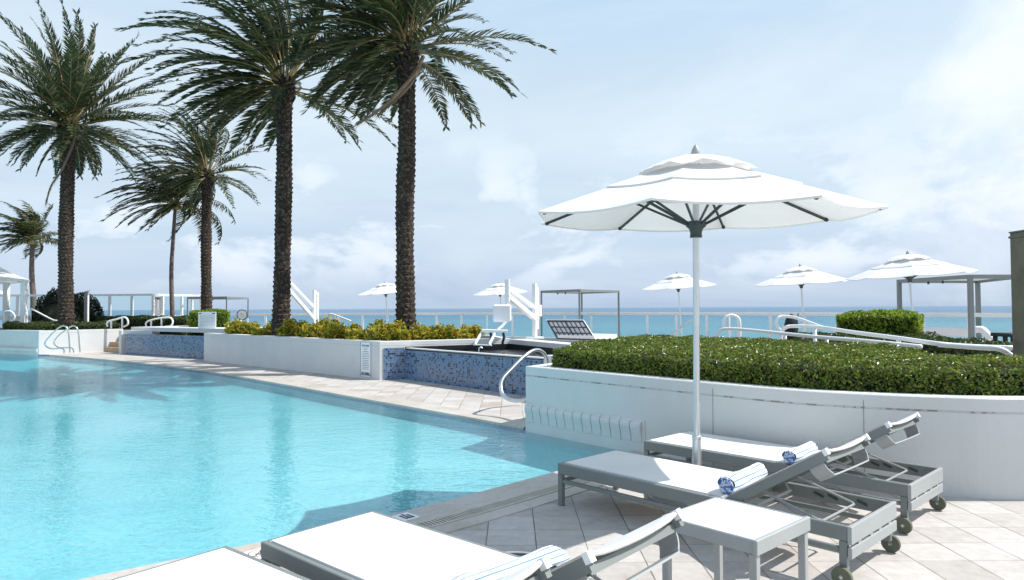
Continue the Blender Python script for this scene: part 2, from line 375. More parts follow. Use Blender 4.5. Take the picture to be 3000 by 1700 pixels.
def glass_mat():
    m, nt, b, N, L = mat('railing_glass'); out = N['Material Output']; N.remove(b)
    t = nn(N, 'ShaderNodeBsdfTransparent'); t.inputs[0].default_value = (.90, .97, .97, 1)
    g = nn(N, 'ShaderNodeBsdfGlossy', Roughness=.03); f = nn(N, 'ShaderNodeFresnel', IOR=1.18)
    mx = nn(N, 'ShaderNodeMixShader'); L.new(f.outputs[0], mx.inputs[0]); L.new(t.outputs[0], mx.inputs[1]); L.new(g.outputs[0], mx.inputs[2]); L.new(mx.outputs[0], out.inputs['Surface'])
    return m
M['glass'] = glass_mat()
def wallmat():       # stucco with sooty marks in the groove below the cap
    m = simple('planter_stucco', (.60, .61, .61), .65, var=.05, scale=1.3, bump=.35, bscale=28)
    N, L = m.node_tree.nodes, m.node_tree.links; b = N['Principled BSDF']; src = b.inputs['Base Color'].links[0].from_socket
    tc = nn(N, 'ShaderNodeTexCoord'); sp = nn(N, 'ShaderNodeSeparateXYZ'); L.new(tc.outputs['Object'], sp.inputs[0])
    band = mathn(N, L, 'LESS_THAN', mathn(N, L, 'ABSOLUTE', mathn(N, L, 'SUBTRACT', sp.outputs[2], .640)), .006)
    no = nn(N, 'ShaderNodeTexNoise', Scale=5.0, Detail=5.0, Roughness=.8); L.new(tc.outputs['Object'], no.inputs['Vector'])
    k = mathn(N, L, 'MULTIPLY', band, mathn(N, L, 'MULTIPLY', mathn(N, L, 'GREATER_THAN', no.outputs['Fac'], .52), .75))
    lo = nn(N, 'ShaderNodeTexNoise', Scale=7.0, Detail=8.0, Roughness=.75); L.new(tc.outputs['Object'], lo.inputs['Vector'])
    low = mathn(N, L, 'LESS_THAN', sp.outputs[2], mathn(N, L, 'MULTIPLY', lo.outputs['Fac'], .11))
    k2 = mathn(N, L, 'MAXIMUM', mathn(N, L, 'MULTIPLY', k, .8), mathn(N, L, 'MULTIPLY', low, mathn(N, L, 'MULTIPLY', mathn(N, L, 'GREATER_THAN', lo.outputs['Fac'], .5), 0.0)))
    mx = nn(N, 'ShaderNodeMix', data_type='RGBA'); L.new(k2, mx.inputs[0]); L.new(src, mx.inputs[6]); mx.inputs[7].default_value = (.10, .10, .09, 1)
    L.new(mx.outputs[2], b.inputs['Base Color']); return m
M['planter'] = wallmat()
def towelmat():
    m, nt, b, N, L = mat('striped_towel')
    tc = nn(N, 'ShaderNodeTexCoord'); sp = nn(N, 'ShaderNodeSeparateXYZ'); L.new(tc.outputs['UV'], sp.inputs[0])
    f = mathn(N, L, 'FRACT', mathn(N, L, 'MULTIPLY', sp.outputs[1], 10.0)); s = mathn(N, L, 'LESS_THAN', f, .26)
    mx = nn(N, 'ShaderNodeMix', data_type='RGBA'); L.new(s, mx.inputs[0]); mx.inputs[6].default_value = (.80, .82, .84, 1); mx.inputs[7].default_value = (.17, .29, .52, 1)
    L.new(mx.outputs[2], b.inputs['Base Color']); b.inputs['Roughness'].default_value = 1; b.inputs['Specular IOR Level'].default_value = .1
    no = nn(N, 'ShaderNodeTexNoise', Scale=220.0); L.new(tc.outputs['Object'], no.inputs['Vector'])
    bp = nn(N, 'ShaderNodeBump', Strength=.5, Distance=.004); L.new(no.outputs['Fac'], bp.inputs['Height']); L.new(bp.outputs[0], b.inputs['Normal'])
    return m
M['towel'] = towelmat()
def towelend():
    m, nt, b, N, L = mat('towel_roll_end')
    tc = nn(N, 'ShaderNodeTexCoord')
    no = nn(N, 'ShaderNodeTexNoise', Scale=55.0, Detail=3.0, Distortion=1.0); L.new(tc.outputs['Object'], no.inputs['Vector'])
    r = ramp(N, [(.44, (.06, .18, .50)), (.53, (.75, .80, .86))]); L.new(no.outputs['Fac'], r.inputs[0]); L.new(r.outputs[0], b.inputs['Base Color'])
    b.inputs['Roughness'].default_value = 1; return m
M['towelend'] = towelend()

# ------------------------------------------------------------------ light
SUN_AZ_DIR = Vector((1.0, .02)); SUN_EL = R(50.5)
d2 = SUN_AZ_DIR.normalized(); sdir = Vector((d2.x * math.cos(SUN_EL), d2.y * math.cos(SUN_EL), math.sin(SUN_EL)))
ld = bpy.data.lights.new('sun', 'SUN'); ld.energy = 4.7; ld.angle = R(.5); ld.color = (1, .965, .91)
sun = bpy.data.objects.new('sun', ld); col.objects.link(sun)
sun.rotation_euler = (-sdir).to_track_quat('-Z', 'Y').to_euler(); sun.location = (20, -5, 30)
w = bpy.data.worlds.new('World'); scn.world = w; w.use_nodes = True
N, L = w.node_tree.nodes, w.node_tree.links; bg = N['Background']
sky = nn(N, 'ShaderNodeTexSky', sky_type='NISHITA', sun_disc=False); sky.sun_elevation = SUN_EL
sky.sun_rotation = math.atan2(d2.x, d2.y); sky.air_density = 1.2; sky.dust_density = 2.0; sky.ozone_density = 1.5
tc = nn(N, 'ShaderNodeTexCoord'); sp = nn(N, 'ShaderNodeSeparateXYZ'); L.new(tc.outputs['Generated'], sp.inputs[0])
def wn(scale, stretch, detail=7.0, rough=.6, dist=0.0, loc=(0, 0, 0)):
    mp = nn(N, 'ShaderNodeMapping'); mp.inputs['Scale'].default_value = stretch; mp.inputs['Location'].default_value = loc; L.new(tc.outputs['Generated'], mp.inputs[0])
    n = nn(N, 'ShaderNodeTexNoise', Scale=scale, Detail=detail, Roughness=rough, Distortion=dist); L.new(mp.outputs[0], n.inputs['Vector']); return n.outputs['Fac']
# sky: thin veil over the blue, soft cumulus low down, brighter bank to the right
veil = ramp(N, [(0.0, (.46, .60, .80)), (.05, (.47, .61, .82)), (.14, (.58, .72, .86)), (.26, (.66, .79, .88)), (.40, (.55, .72, .88)), (1, (.36, .54, .80))])
L.new(sp.outputs[2], veil.inputs[0])
nsk = nn(N, 'ShaderNodeMix', data_type='RGBA', blend_type='MULTIPLY'); nsk.inputs[0].default_value = 1
L.new(sky.outputs[0], nsk.inputs[6]); nsk.inputs[7].default_value = (.10, .10, .10, 1)
m1 = nn(N, 'ShaderNodeMix', data_type='RGBA'); m1.inputs[0].default_value = .78; L.new(nsk.outputs[2], m1.inputs[6]); L.new(veil.outputs[0], m1.inputs[7])
def cloud(prev, fac, c):
    mx = nn(N, 'ShaderNodeMix', data_type='RGBA'); L.new(fac, mx.inputs[0]); L.new(prev, mx.inputs[6]); mx.inputs[7].default_value = (*c, 1); return mx.outputs[2]
cir = ramp(N, [(.40, (0, 0, 0)), (.72, (1, 1, 1))]); L.new(wn(1.6, (1.0, 1.0, 4.5), 8, .6, .6, (3, 1, .4)), cir.inputs[0])
c1 = cloud(m1.outputs[2], mathn(N, L, 'MULTIPLY', cir.outputs[0], .42), (.80, .87, .93))
dk = ramp(N, [(.50, (0, 0, 0)), (.66, (1, 1, 1))]); L.new(wn(4.2, (1.0, 1.0, 3.2), 6, .55, .4, (7, 2, 1)), dk.inputs[0])
lowband = ramp(N, [(.015, (0, 0, 0)), (.07, (1, 1, 1)), (.17, (.9, .9, .9)), (.27, (0, 0, 0))]); L.new(sp.outputs[2], lowband.inputs[0])
c2 = cloud(c1, mathn(N, L, 'MULTIPLY', mathn(N, L, 'MULTIPLY', dk.outputs[0], lowband.outputs[0]), .45), (.50, .58, .75))
cu = ramp(N, [(.50, (0, 0, 0)), (.58, (.7, .7, .7)), (.70, (1, 1, 1))]); L.new(wn(5.5, (1.0, 1.0, 1.9), 8, .58, .25, (.35, 0, 0)), cu.inputs[0])
c3 = cloud(c2, mathn(N, L, 'MULTIPLY', mathn(N, L, 'MULTIPLY', cu.outputs[0], lowband.outputs[0]), .8), (.84, .89, .96))
# bright bank toward the upper right: grows with direction x
rb = mathn(N, L, 'ADD', mathn(N, L, 'MULTIPLY', wn(3.2, (1, 1, 1.2), 9, .6, .4, (5, 5, 1)), 1.0), mathn(N, L, 'MULTIPLY', sp.outputs[0], .55))
rbr = ramp(N, [(.78, (0, 0, 0)), (1.0, (1, 1, 1))]); L.new(rb, rbr.inputs[0])
c4 = cloud(c3, mathn(N, L, 'MULTIPLY', rbr.outputs[0], .7), (.88, .92, .96))
L.new(c4, bg.inputs['Color']); bg.inputs['Strength'].default_value = .94
scn.view_settings.view_transform = 'Standard'; scn.view_settings.look = 'None'; scn.view_settings.gamma = 1; scn.view_settings.exposure = 0.33
scn.cycles.max_bounces = 10; scn.cycles.transparent_max_bounces = 24; scn.cycles.use_denoising = True

# ------------------------------------------------------------------ survey of the pool terrace
far_px = [(111, 1037), (350, 1057), (584, 1084), (817, 1123), (1051, 1165), (1285, 1206), (1539, 1252)]
far_edge = [G(*p) for p in far_px]
far_edge = smooth_path(far_edge, 5)
near_edge = [G(*p) for p in [(1868, 1322), (1629, 1387), (1191, 1503), (698, 1609)]]
dn = (near_edge[3] - near_edge[2]).normalized()
near_edge = smooth_path(near_edge + [near_edge[3] + dn * 1.5, near_edge[3] + dn * 4 + Vector((0, -.3, 0))], 5)
W1_px = [(1540, 1073), (1680, 1086), (1812, 1098), (2000, 1115), (2288, 1140), (2529, 1154), (2768, 1163), (3000, 1168)]
w1 = [G(x, y, .75) for x, y in W1_px]
w1.append(w1[-1] + Vector((1.6, .05, 0))); w1.append(w1[-1] + Vector((2.5, .5, 0)))
w1 = [Vector((p.x, p.y, 0)) for p in smooth_path(w1, 6)]
corner_l = G(113, 1039)                           # corner of the left planter at the water
pool_poly = [xy(p) for p in near_edge] + [(-14, -6), (-34, 4), (-34, 24), xy(G(0, 1034) + Vector((-6, .2, 0))), xy(G(0, 1034)), xy(corner_l)] + [xy(p) for p in far_edge[1:]]
# the stretch along the big planter
k = min(range(len(w1)), key=lambda i: (w1[i] - near_edge[0]).length)
pool_poly += [xy(p) for p in w1[1:k]]
WZ = -.02

def ring_offset(poly, d):      # closed outline moved inward
    n = len(poly); ar = sum(poly[i][0] * poly[(i + 1) % n][1] - poly[(i + 1) % n][0] * poly[i][1] for i in range(n)); s = 1 if ar > 0 else -1
    out = []
    for i in range(n):
        a, b_, c = Vector(poly[i - 1]), Vector(poly[i]), Vector(poly[(i + 1) % n]); t = (c - a).normalized(); out.append((b_.x - t.y * d * s, b_.y + t.x * d * s))
    return out
pb = MB(); n = len(pool_poly)
cove = [(0, -.08), (.03, -.12), (.10, -.165), (.20, -.195), (.34, -.21), (.5, -.215)]
for d_, z in cove: pb.v += [(p[0], p[1], z) for p in ring_offset(pool_poly, d_)]
for j in range(len(cove) - 1):
    for i in range(n): pb.f.append([(j + 1) * n + i, (j + 1) * n + (i + 1) % n, j * n + (i + 1) % n, j * n + i]); pb.m.append(0)
base = (len(cove) - 1) * n
for t in tessellate_polygon([[Vector((p[0], p[1], 0)) for p in ring_offset(pool_poly, .5)]]): pb.f.append([base + i for i in t]); pb.m.append(0)
o = pb.build('pool_basin', M['poolfloor']); o['kind'] = 'structure'
m = MB(); m.prism([tuple(p) for p in ring_offset(pool_poly, -.02)], -.26, WZ); o = m.build('pool_water', M['water']); o['kind'] = 'structure'
pt = MB(); pt.v = [(p[0], p[1], -.08) for p in pool_poly] + [(p[0], p[1], .0) for p in pool_poly]
for i in range(n): pt.f.append([i, (i + 1) % n, n + (i + 1) % n, n + i]); pt.m.append(0)
o = pt.build('waterline_band', M['bluetile']); o['kind'] = 'structure'

# railing line (plan) and deck outline
RP = [(-400, 36), (250, 35), (705, 34), (850, 33), (1400, 31), (1750, 28.6), (2100, 25.6), (2500, 21.5), (3000, 17.2), (3400, 14.6)]
def rail_d(px):
    for (a, da), (b, db) in zip(RP, RP[1:]):
        if px <= b: return da + (db - da) * (px - a) / (b - a)
    return RP[-1][1]
def rail_xy(px):
    p = D(px, 920, rail_d(px)); return Vector((p.x, p.y, 0))
edge_line = [rail_xy(x) for x in range(-400, 3401, 200)]
outer = [xy(p + Vector((.15, .35, 0))) for p in edge_line]
deck = [(-34, -30), (30, -30), (30, 6)] + outer[::-1] + [(-60, 37), (-60, 4), (-34, 4)]
hole = pool_poly
def ring_sheet(name, outerp, holep, z, mat_):
    tris = tessellate_polygon([[Vector((p[0], p[1], 0)) for p in outerp], [Vector((p[0], p[1], 0)) for p in holep]])
    allp = list(outerp) + list(holep); m = MB(); m.v = [(p[0], p[1], z) for p in allp]
    for t in tris:
        a, c, d_ = [allp[i] for i in t]
        cr = (c[0] - a[0]) * (d_[1] - a[1]) - (c[1] - a[1]) * (d_[0] - a[0])
        m.f.append(list(t) if cr > 0 else list(t)[::-1]); m.m.append(0)
    o = m.build(name, mat_); o['kind'] = 'structure'; return o
deck = [(-60, -30), (30, -30), (30, 6)] + outer[::-1] + [(-60, 37)]
ring_sheet('deck', deck, hole, 0.0, M['paver'])
m = MB()
for a, b_ in zip(outer, outer[1:]):
    m.add([(a[0], a[1], -7), (b_[0], b_[1], -7), (b_[0], b_[1], 0), (a[0], a[1], 0)], [(0, 3, 2, 1)])
m.build('seawall', M['stucco'])['kind'] = 'structure'
S = 30000
m = MB(); m.add([(-S, -200, -7), (S, -200, -7), (S, S, -7), (-S, S, -7)], [(0, 1, 2, 3)]); m.build('sea', M['sea'])['kind'] = 'structure'

# coping, grate and border along the near edge, coping along the far edge
def strip(m, path, d0, d1, z0, z1, i0=0, i1=None):
    a, b_ = offset(path, d0), offset(path, d1)
    i1 = i1 or len(path)
    for i in range(i0, i1 - 1):
        v = [(*a[i], z1), (*a[i + 1], z1), (*b_[i + 1], z1), (*b_[i], z1), (*a[i], z0), (*a[i + 1], z0), (*b_[i + 1], z0), (*b_[i], z0)]
        m.add(v, [(0, 1, 2, 3), (0, 4, 5, 1), (3, 2, 6, 7)] + ([(0, 3, 7, 4)] if i == i0 else []) + ([(1, 5, 6, 2)] if i == i1 - 2 else []))
ne = [Vector((p.x, p.y, 0)) for p in near_edge]         # travels from the planter to lower left; outside (deck) is to the left
ns = []
for a, b_ in zip(ne, ne[1:]):
    for q in range(4): ns.append(a.lerp(b_, q / 4))
ns.append(ne[-1])
m = MB(); strip(m, ns, -.03, .262, -.03, .006); m.build('pool_coping', M['coping'])['kind'] = 'structure'
m = MB(); strip(m, ns, .405, .55, -.01, .006); m.build('paving_border', M['coping'])['kind'] = 'structure'
m = MB(); strip(m, ns, .264, .403, -.01, .004); g = m.build('gutter_channel', M['slot']); g['kind'] = 'structure'
m = MB()
strip(m, ns, .264, .285, .0, .011); strip(m, ns, .383, .403, .0, .011)
acc = 0; step = .026
a_, b2 = offset(ns, .285), offset(ns, .383)
for i in range(len(ns) - 1):
    seg = (ns[i + 1] - ns[i]).length; t = -acc
    cnt = 0
    while acc < seg:
        f = acc / seg; p = a_[i].lerp(a_[i + 1], f); q = b2[i].lerp(b2[i + 1], f)
        m.bar((p.x, p.y, .0068), (q.x, q.y, .0068), .013, .008); acc += step
    acc -= seg
g2 = m.build('gutter_grate', M['grate']); g2['kind'] = 'structure'
fe = [Vector((p.x, p.y, 0)) for p in far_edge]
m = MB(); strip(m, fe, -.03, .34, -.03, .006); m.build('far_coping', M['coping'])['kind'] = 'structure'

# depth marker tile and no diving tile on the near coping
def flat_frame(px, py, z, ang):
    p = G(px, py, z); return Vector((p.x, p.y, z)), Vector((math.cos(ang), math.sin(ang), 0)), Vector((-math.sin(ang), math.cos(ang), 0))
def text_mesh(name, txt, size, mat_, parent, Mx, ext=.0015, bold=.0, sx=1.0):
    cu = bpy.data.curves.new(name, 'FONT'); cu.body = txt; cu.size = size; cu.extrude = ext; cu.offset = bold; cu.align_x = 'CENTER'; cu.align_y = 'CENTER'
    tmp = bpy.data.objects.new(name, cu); col.objects.link(tmp)
    me = bpy.data.meshes.new_from_object(tmp, depsgraph=bpy.context.evaluated_depsgraph_get()); bpy.data.objects.remove(tmp)
    me.name = name
    me.transform(Mx @ Matrix.Diagonal((sx, 1, 1, 1))); me.materials.clear(); me.materials.append(mat_)
    o = bpy.data.objects.new(name, me); col.objects.link(o); o.parent = parent; return o
ang = math.atan2(ns[12].y - ns[30].y, ns[12].x - ns[30].x)
p = G(1186, 1514, .01)
r0 = empty('depth_marker', (p.x, p.y, .006), ang + math.pi / 2, 'white depth marker tile with bold dark figures set in the pool edge', 'marker')
m = MB(); m.bbox(-.075, .075, -.075, .075, 0, .004, .001); m.build('tile', M['signw'], r0)
m = MB()
for yy, x0, x1 in ((-.040, -.055, .03), (-.012, -.03, .055), (.016, -.05, .04)): m.box(x0, x1, yy - .008, yy + .008, .004, .0055)
m.box(-.05, -.03, -.045, .02, .004, .0052)
m.build('figures', M['ink'], r0)
p = G(757, 1621, .01)
r0 = empty('no_diving_tile', (p.x, p.y, .006), ang, 'white no diving tile with crossed ring, set in pool edge between front loungers', 'marker')
m = MB(); m.bbox(-.075, .075, -.075, .075, 0, .004, .001); m.build('tile', M['signw'], r0)
m = MB(); m.tube([(math.cos(t) * .055, math.sin(t) * .055, .004) for t in [i * math.pi / 16 for i in range(33)]], .0035, 6)
m.bar((-.037, -.037, .004), (.037, .037, .004), .008, .004); m.build('ring', M['ringink'], r0)
m = MB(); m.bar((.0, -.03, .0045), (.03, .02, .0045), .012, .003); m.bar((-.02, .0, .0045), (.0, -.03, .0045), .01, .003); m.build('diver_figure', M['ink'], r0)

# ------------------------------------------------------------------ the big curved planter
def wall_profile(m, path, prof, caps=True):     # prof: list of (offset, z), outside = right of travel is negative offset
    offs = {}
    rings = []
    for d_, z in prof:
        if d_ not in offs: offs[d_] = offset(path, d_)
    b0 = len(m.v); k = len(prof)
    for i in range(len(path)):
        for d_, z in prof: q = offs[d_][i]; m.v.append((q.x, q.y, z))
    for i in range(len(path) - 1):
        for j in range(k):
            j2 = (j + 1) % k
            m.f.append([b0 + i * k + j, b0 + (i + 1) * k + j, b0 + (i + 1) * k + j2, b0 + i * k + j2]); m.m.append(m.mi)
    if caps:
        m.f.append([b0 + j for j in range(k)]); m.m.append(m.mi); m.f.append([b0 + (len(path) - 1) * k + j for j in range(k)][::-1]); m.m.append(m.mi)
H1 = .75
def wprof(h): return [(0, -1.2), (0, h - .118), (.010, h - .113), (.010, h - .105), (0, h - .100), (0, h - .008), (.008, h), (.16, h), (.17, h - .01), (.17, -.2)]
pl1 = empty('curved_planter', (w1[0].x, w1[0].y, 0), 0, 'long curved white planter wall behind the two far loungers, trimmed hedge growing in it', 'planter')
def rel(path, o): return [p - Vector((o.x, o.y, 0)) for p in path]
w1r = rel(w1, w1[0])
m = MB(); wall_profile(m, w1r, wprof(H1))
# end return running away from the corner behind the spa
q0 = G(1541, 1069, H1); q1 = G(1700, 1058, H1)
ret = [Vector((.0, .0, 0)), Vector((1.0, 1.55, 0))]
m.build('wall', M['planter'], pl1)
m = MB(); wall_profile(m, [Vector((1.3, 1.9, 0)), Vector((.0 + .012, .02, 0))], [(0, -.1), (0, H1 - .008), (.008, H1 - .002), (.16, H1 - .002), (.16, -.1)]); m.build('end_wall', M['stucco'], pl1)
# vertical joints
for px in (2102, 2530):
    i = min(range(len(w1)), key=lambda i: abs((w1[i].x / w1[i].y) - (px - 1500) / FPX))
    t = (w1[i + 1] - w1[i - 1]).normalized(); nrm = Vector((-t.y, t.x, 0)); p = w1r[i]
    m = MB(); m.obox(p + Vector((0, 0, H1 / 2 - .02)) - nrm * .001, t * .003, nrm * .0015, Vector((0, 0, H1 / 2 - .03))); m.build('joint', M['jointg'], pl1)
# scalloped weir tiles at the waterline
sc_path = []; acc = 0; tot = .30
L1 = [0]
for a, b_ in zip(w1r, w1r[1:]): L1.append(L1[-1] + (b_ - a).length)
def along(s):
    for i in range(len(w1r) - 1):
        if s <= L1[i + 1]:
            f = (s - L1[i]) / (L1[i + 1] - L1[i]); t = (w1r[i + 1] - w1r[i]).normalized(); return w1r[i].lerp(w1r[i + 1], f), t
NS = 13; span = 1.72
m = MB(); mg = MB()
for i in range(NS):
    s0 = .02 + i * span / NS
    p, t = along(s0); q, _ = along(s0 + span / NS * .93); t = (q - p).normalized(); o_ = Vector((t.y, -t.x, 0)); wdt = (q - p).length
    prof = [(0, .315), (.008, .312), (.012, .300), (.024, .292), (.030, .275), (.031, .25), (.027, .225), (.020, .19), (.014, .15), (.011, .10), (0, .095)]
    vs = []
    for e in (0, 1):
        for d_, z in prof: vs.append(p + t * wdt * e + o_ * d_ * 1.4 + Vector((0, 0, z)))
    k = len(prof); fs = [(j, k + j, k + j + 1, j + 1) for j in range(k - 1)] + [tuple(range(k)), tuple(range(2 * k - 1, k - 1, -1))]
    m.add(vs, fs)
m.build('scalloped_tiles', M['stucco'], pl1)
m = MB()
pa = [along(s)[0] for s in [0.0 + j * (span + .05) / 16 for j in range(17)]]
wall_profile(m, pa, [(0, -1.0), (0, .325), (-.008, .325), (-.008, -1.0)]); m.build('backing_band', M['stucco'], pl1)

def soil(name, poly, z, parent=None):
    o = sheet(name, poly, z, M['soil'])
    if parent: del o['kind']; o.parent = parent; o.location = -parent.location
    return o
hb_px = [(1822, 987), (2032, 983), (2219, 990), (2452, 1003), (2686, 1020), (2860, 1036)]   # far top edge of the hedge
hb = [G(x, y, 1.0) for x, y in hb_px]; hb = [Vector((p.x, p.y, 0)) for p in hb]
w_in = offset(w1, .19)
hedge_poly = [xy(p) for p in w_in[2:-3]] + [(6.2, 6.4)] + [xy(p) for p in hb[::-1]]
soil_poly = [xy(p) for p in offset(w1, .1)[:-3]] + [(6.4, 6.6)] + [xy(p + Vector((.1, .15, 0))) for p in hb[::-1]] + [(w1[0].x + 1.1, w1[0].y + 1.5)]
soil('soil', soil_poly, .66, pl1)

# ------------------------------------------------------------------ foliage
def leaf_mesh(pts, nrm, size, mb, jitter=.9, aspect=.5, fold=.15, mi=0):
    """small folded leaves; pts (n,3) nrm (n,3)"""
    n = len(pts); nrm = nrm + rng.normal(0, jitter, (n, 3)); nrm /= np.linalg.norm(nrm, axis=1)[:, None] + 1e-9
    a = rng.normal(0, 1, (n, 3)); t = np.cross(nrm, a); t /= np.linalg.norm(t, axis=1)[:, None] + 1e-9; s = np.cross(nrm, t)
    sz = size * rng.uniform(.6, 1.35, (n, 1)); w_ = sz * aspect
    v = np.stack([pts - t * sz * .5, pts + s * w_ * .5 + nrm * sz * fold, pts + t * sz * .5, pts - s * w_ * .5 + nrm * sz * fold], 1).reshape(-1, 3)
    b = len(mb.v); mb.v += v.tolist()
    for i in range(n): mb.f.append([b + 4 * i, b + 4 * i + 1, b + 4 * i + 2, b + 4 * i + 3]); mb.m.append(mi)
def sample_poly(poly, dens):
    out = []
    for t in tessellate_polygon([[Vector((p[0], p[1], 0)) for p in poly]]):
        a, b_, c = [np.array(poly[i][:2]) for i in t]; ar = abs(np.cross(b_ - a, c - a)) / 2
        n_ = int(ar * dens + rng.random())
        u = rng.random((n_, 2)); fl = u.sum(1) > 1; u[fl] = 1 - u[fl]
        out.append(a + u[:, :1] * (b_ - a) + u[:, 1:] * (c - a))
    return np.concatenate(out)
def hedge(name, poly, z0, z1, size, dens, leaf, label, cat='hedge', group=None, bump=.03, side_dens=None, front=None, jit=.9):
    cx = sum(p[0] for p in poly) / len(poly); cy = sum(p[1] for p in poly) / len(poly)
    pol = [(p[0] - cx, p[1] - cy) for p in poly]
    area = sum(pol[i][0] * pol[(i + 1) % len(pol)][1] - pol[(i + 1) % len(pol)][0] * pol[i][1] for i in range(len(pol)))
    if area < 0: pol = pol[::-1]
    mb = MB()
    def hz(x, y): return bump * (np.sin(x * 3.1 + 1) * np.cos(y * 2.7) + .6 * np.sin(x * 7.3 + y * 5.1) + .5 * np.sin(y * 13.0 - x * 9))
    P = sample_poly(pol, dens)
    # distance to the outline rounds the shoulder
    dmin = np.full(len(P), 9.0)
    for i in range(len(pol)):
        a, b_ = np.array(pol[i]), np.array(pol[(i + 1) % len(pol)]); ab = b_ - a; t = np.clip(((P - a) @ ab) / (ab @ ab + 1e-9), 0, 1)
        dmin = np.minimum(dmin, np.linalg.norm(P - a - t[:, None] * ab, axis=1))
    rr = min(.10, (z1 - z0) * .3); drop = rr * np.clip(1 - dmin / rr, 0, 1) ** 2
    z = z1 + hz(P[:, 0], P[:, 1]) - drop - rng.random(len(P)) ** 2 * .06
    leaf_mesh(np.c_[P, z], np.tile([0, 0, 1.0], (len(P), 1)), size, mb, jit)
    sd = side_dens or dens
    for i in range(len(pol)):
        a, b_ = np.array(pol[i]), np.array(pol[(i + 1) % len(pol)]); ln = np.linalg.norm(b_ - a); n_ = int(ln * (z1 - z0) * sd)
        if n_ < 1: continue
        t = rng.random((n_, 1)); p = a + (b_ - a) * t; nr = np.array([b_[1] - a[1], a[0] - b_[0]]) / (ln + 1e-9)
        zz = z0 + rng.random(n_) * (z1 - z0 - rr * .4); p = p - nr * (rng.random((n_, 1)) ** 2 * .07 - .012) + nr * (np.sin(p[:, :1] * 8 + zz[:, None] * 11) * .012)
        leaf_mesh(np.c_[p, zz], np.tile([nr[0], nr[1], .25], (n_, 1)), size, mb, jit)
    if len(P) > 8000:
        keepn = rng.random(len(mb.v) // 4)
        V_ = np.array(mb.v)[::4]; hole = np.sin(V_[:, 0] * 9.1 + 2 * np.sin(V_[:, 1] * 6.3)) * np.sin(V_[:, 1] * 8.7 + V_[:, 2] * 12) + .5 * np.sin(V_[:, 0] * 23 + V_[:, 2] * 31)
        kp = (keepn > .75) | (hole < .75); mb.f = [f for f, k_ in zip(mb.f, kp) if k_]; mb.m = [0] * len(mb.f)
        mb.mi = 2
        for i in range(160):
            p = P[rng.integers(len(P))]; d_ = rng.normal(0, 1, 3); d_[2] = abs(d_[2]) * .4; d_ /= np.linalg.norm(d_); q0_ = np.array([p[0], p[1], z1 - .02]); mb.tube([q0_, q0_ + d_ * rng.uniform(.05, .16)], .0025, 3)
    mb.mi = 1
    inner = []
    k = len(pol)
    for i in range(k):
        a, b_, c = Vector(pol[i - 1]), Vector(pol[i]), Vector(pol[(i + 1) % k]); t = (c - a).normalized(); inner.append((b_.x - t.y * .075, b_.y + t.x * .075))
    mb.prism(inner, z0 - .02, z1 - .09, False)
    o = mb.build(name, [M[leaf], M['core'], M['rachis']]); o.location = (cx, cy, 0)
    return tag(o, label, cat, group)
hedge('hedge', hedge_poly, .62, .995, .033, 3900, 'hedge', 'broad trimmed dark green hedge filling the long curved white planter', side_dens=7500, bump=.024, jit=.75)
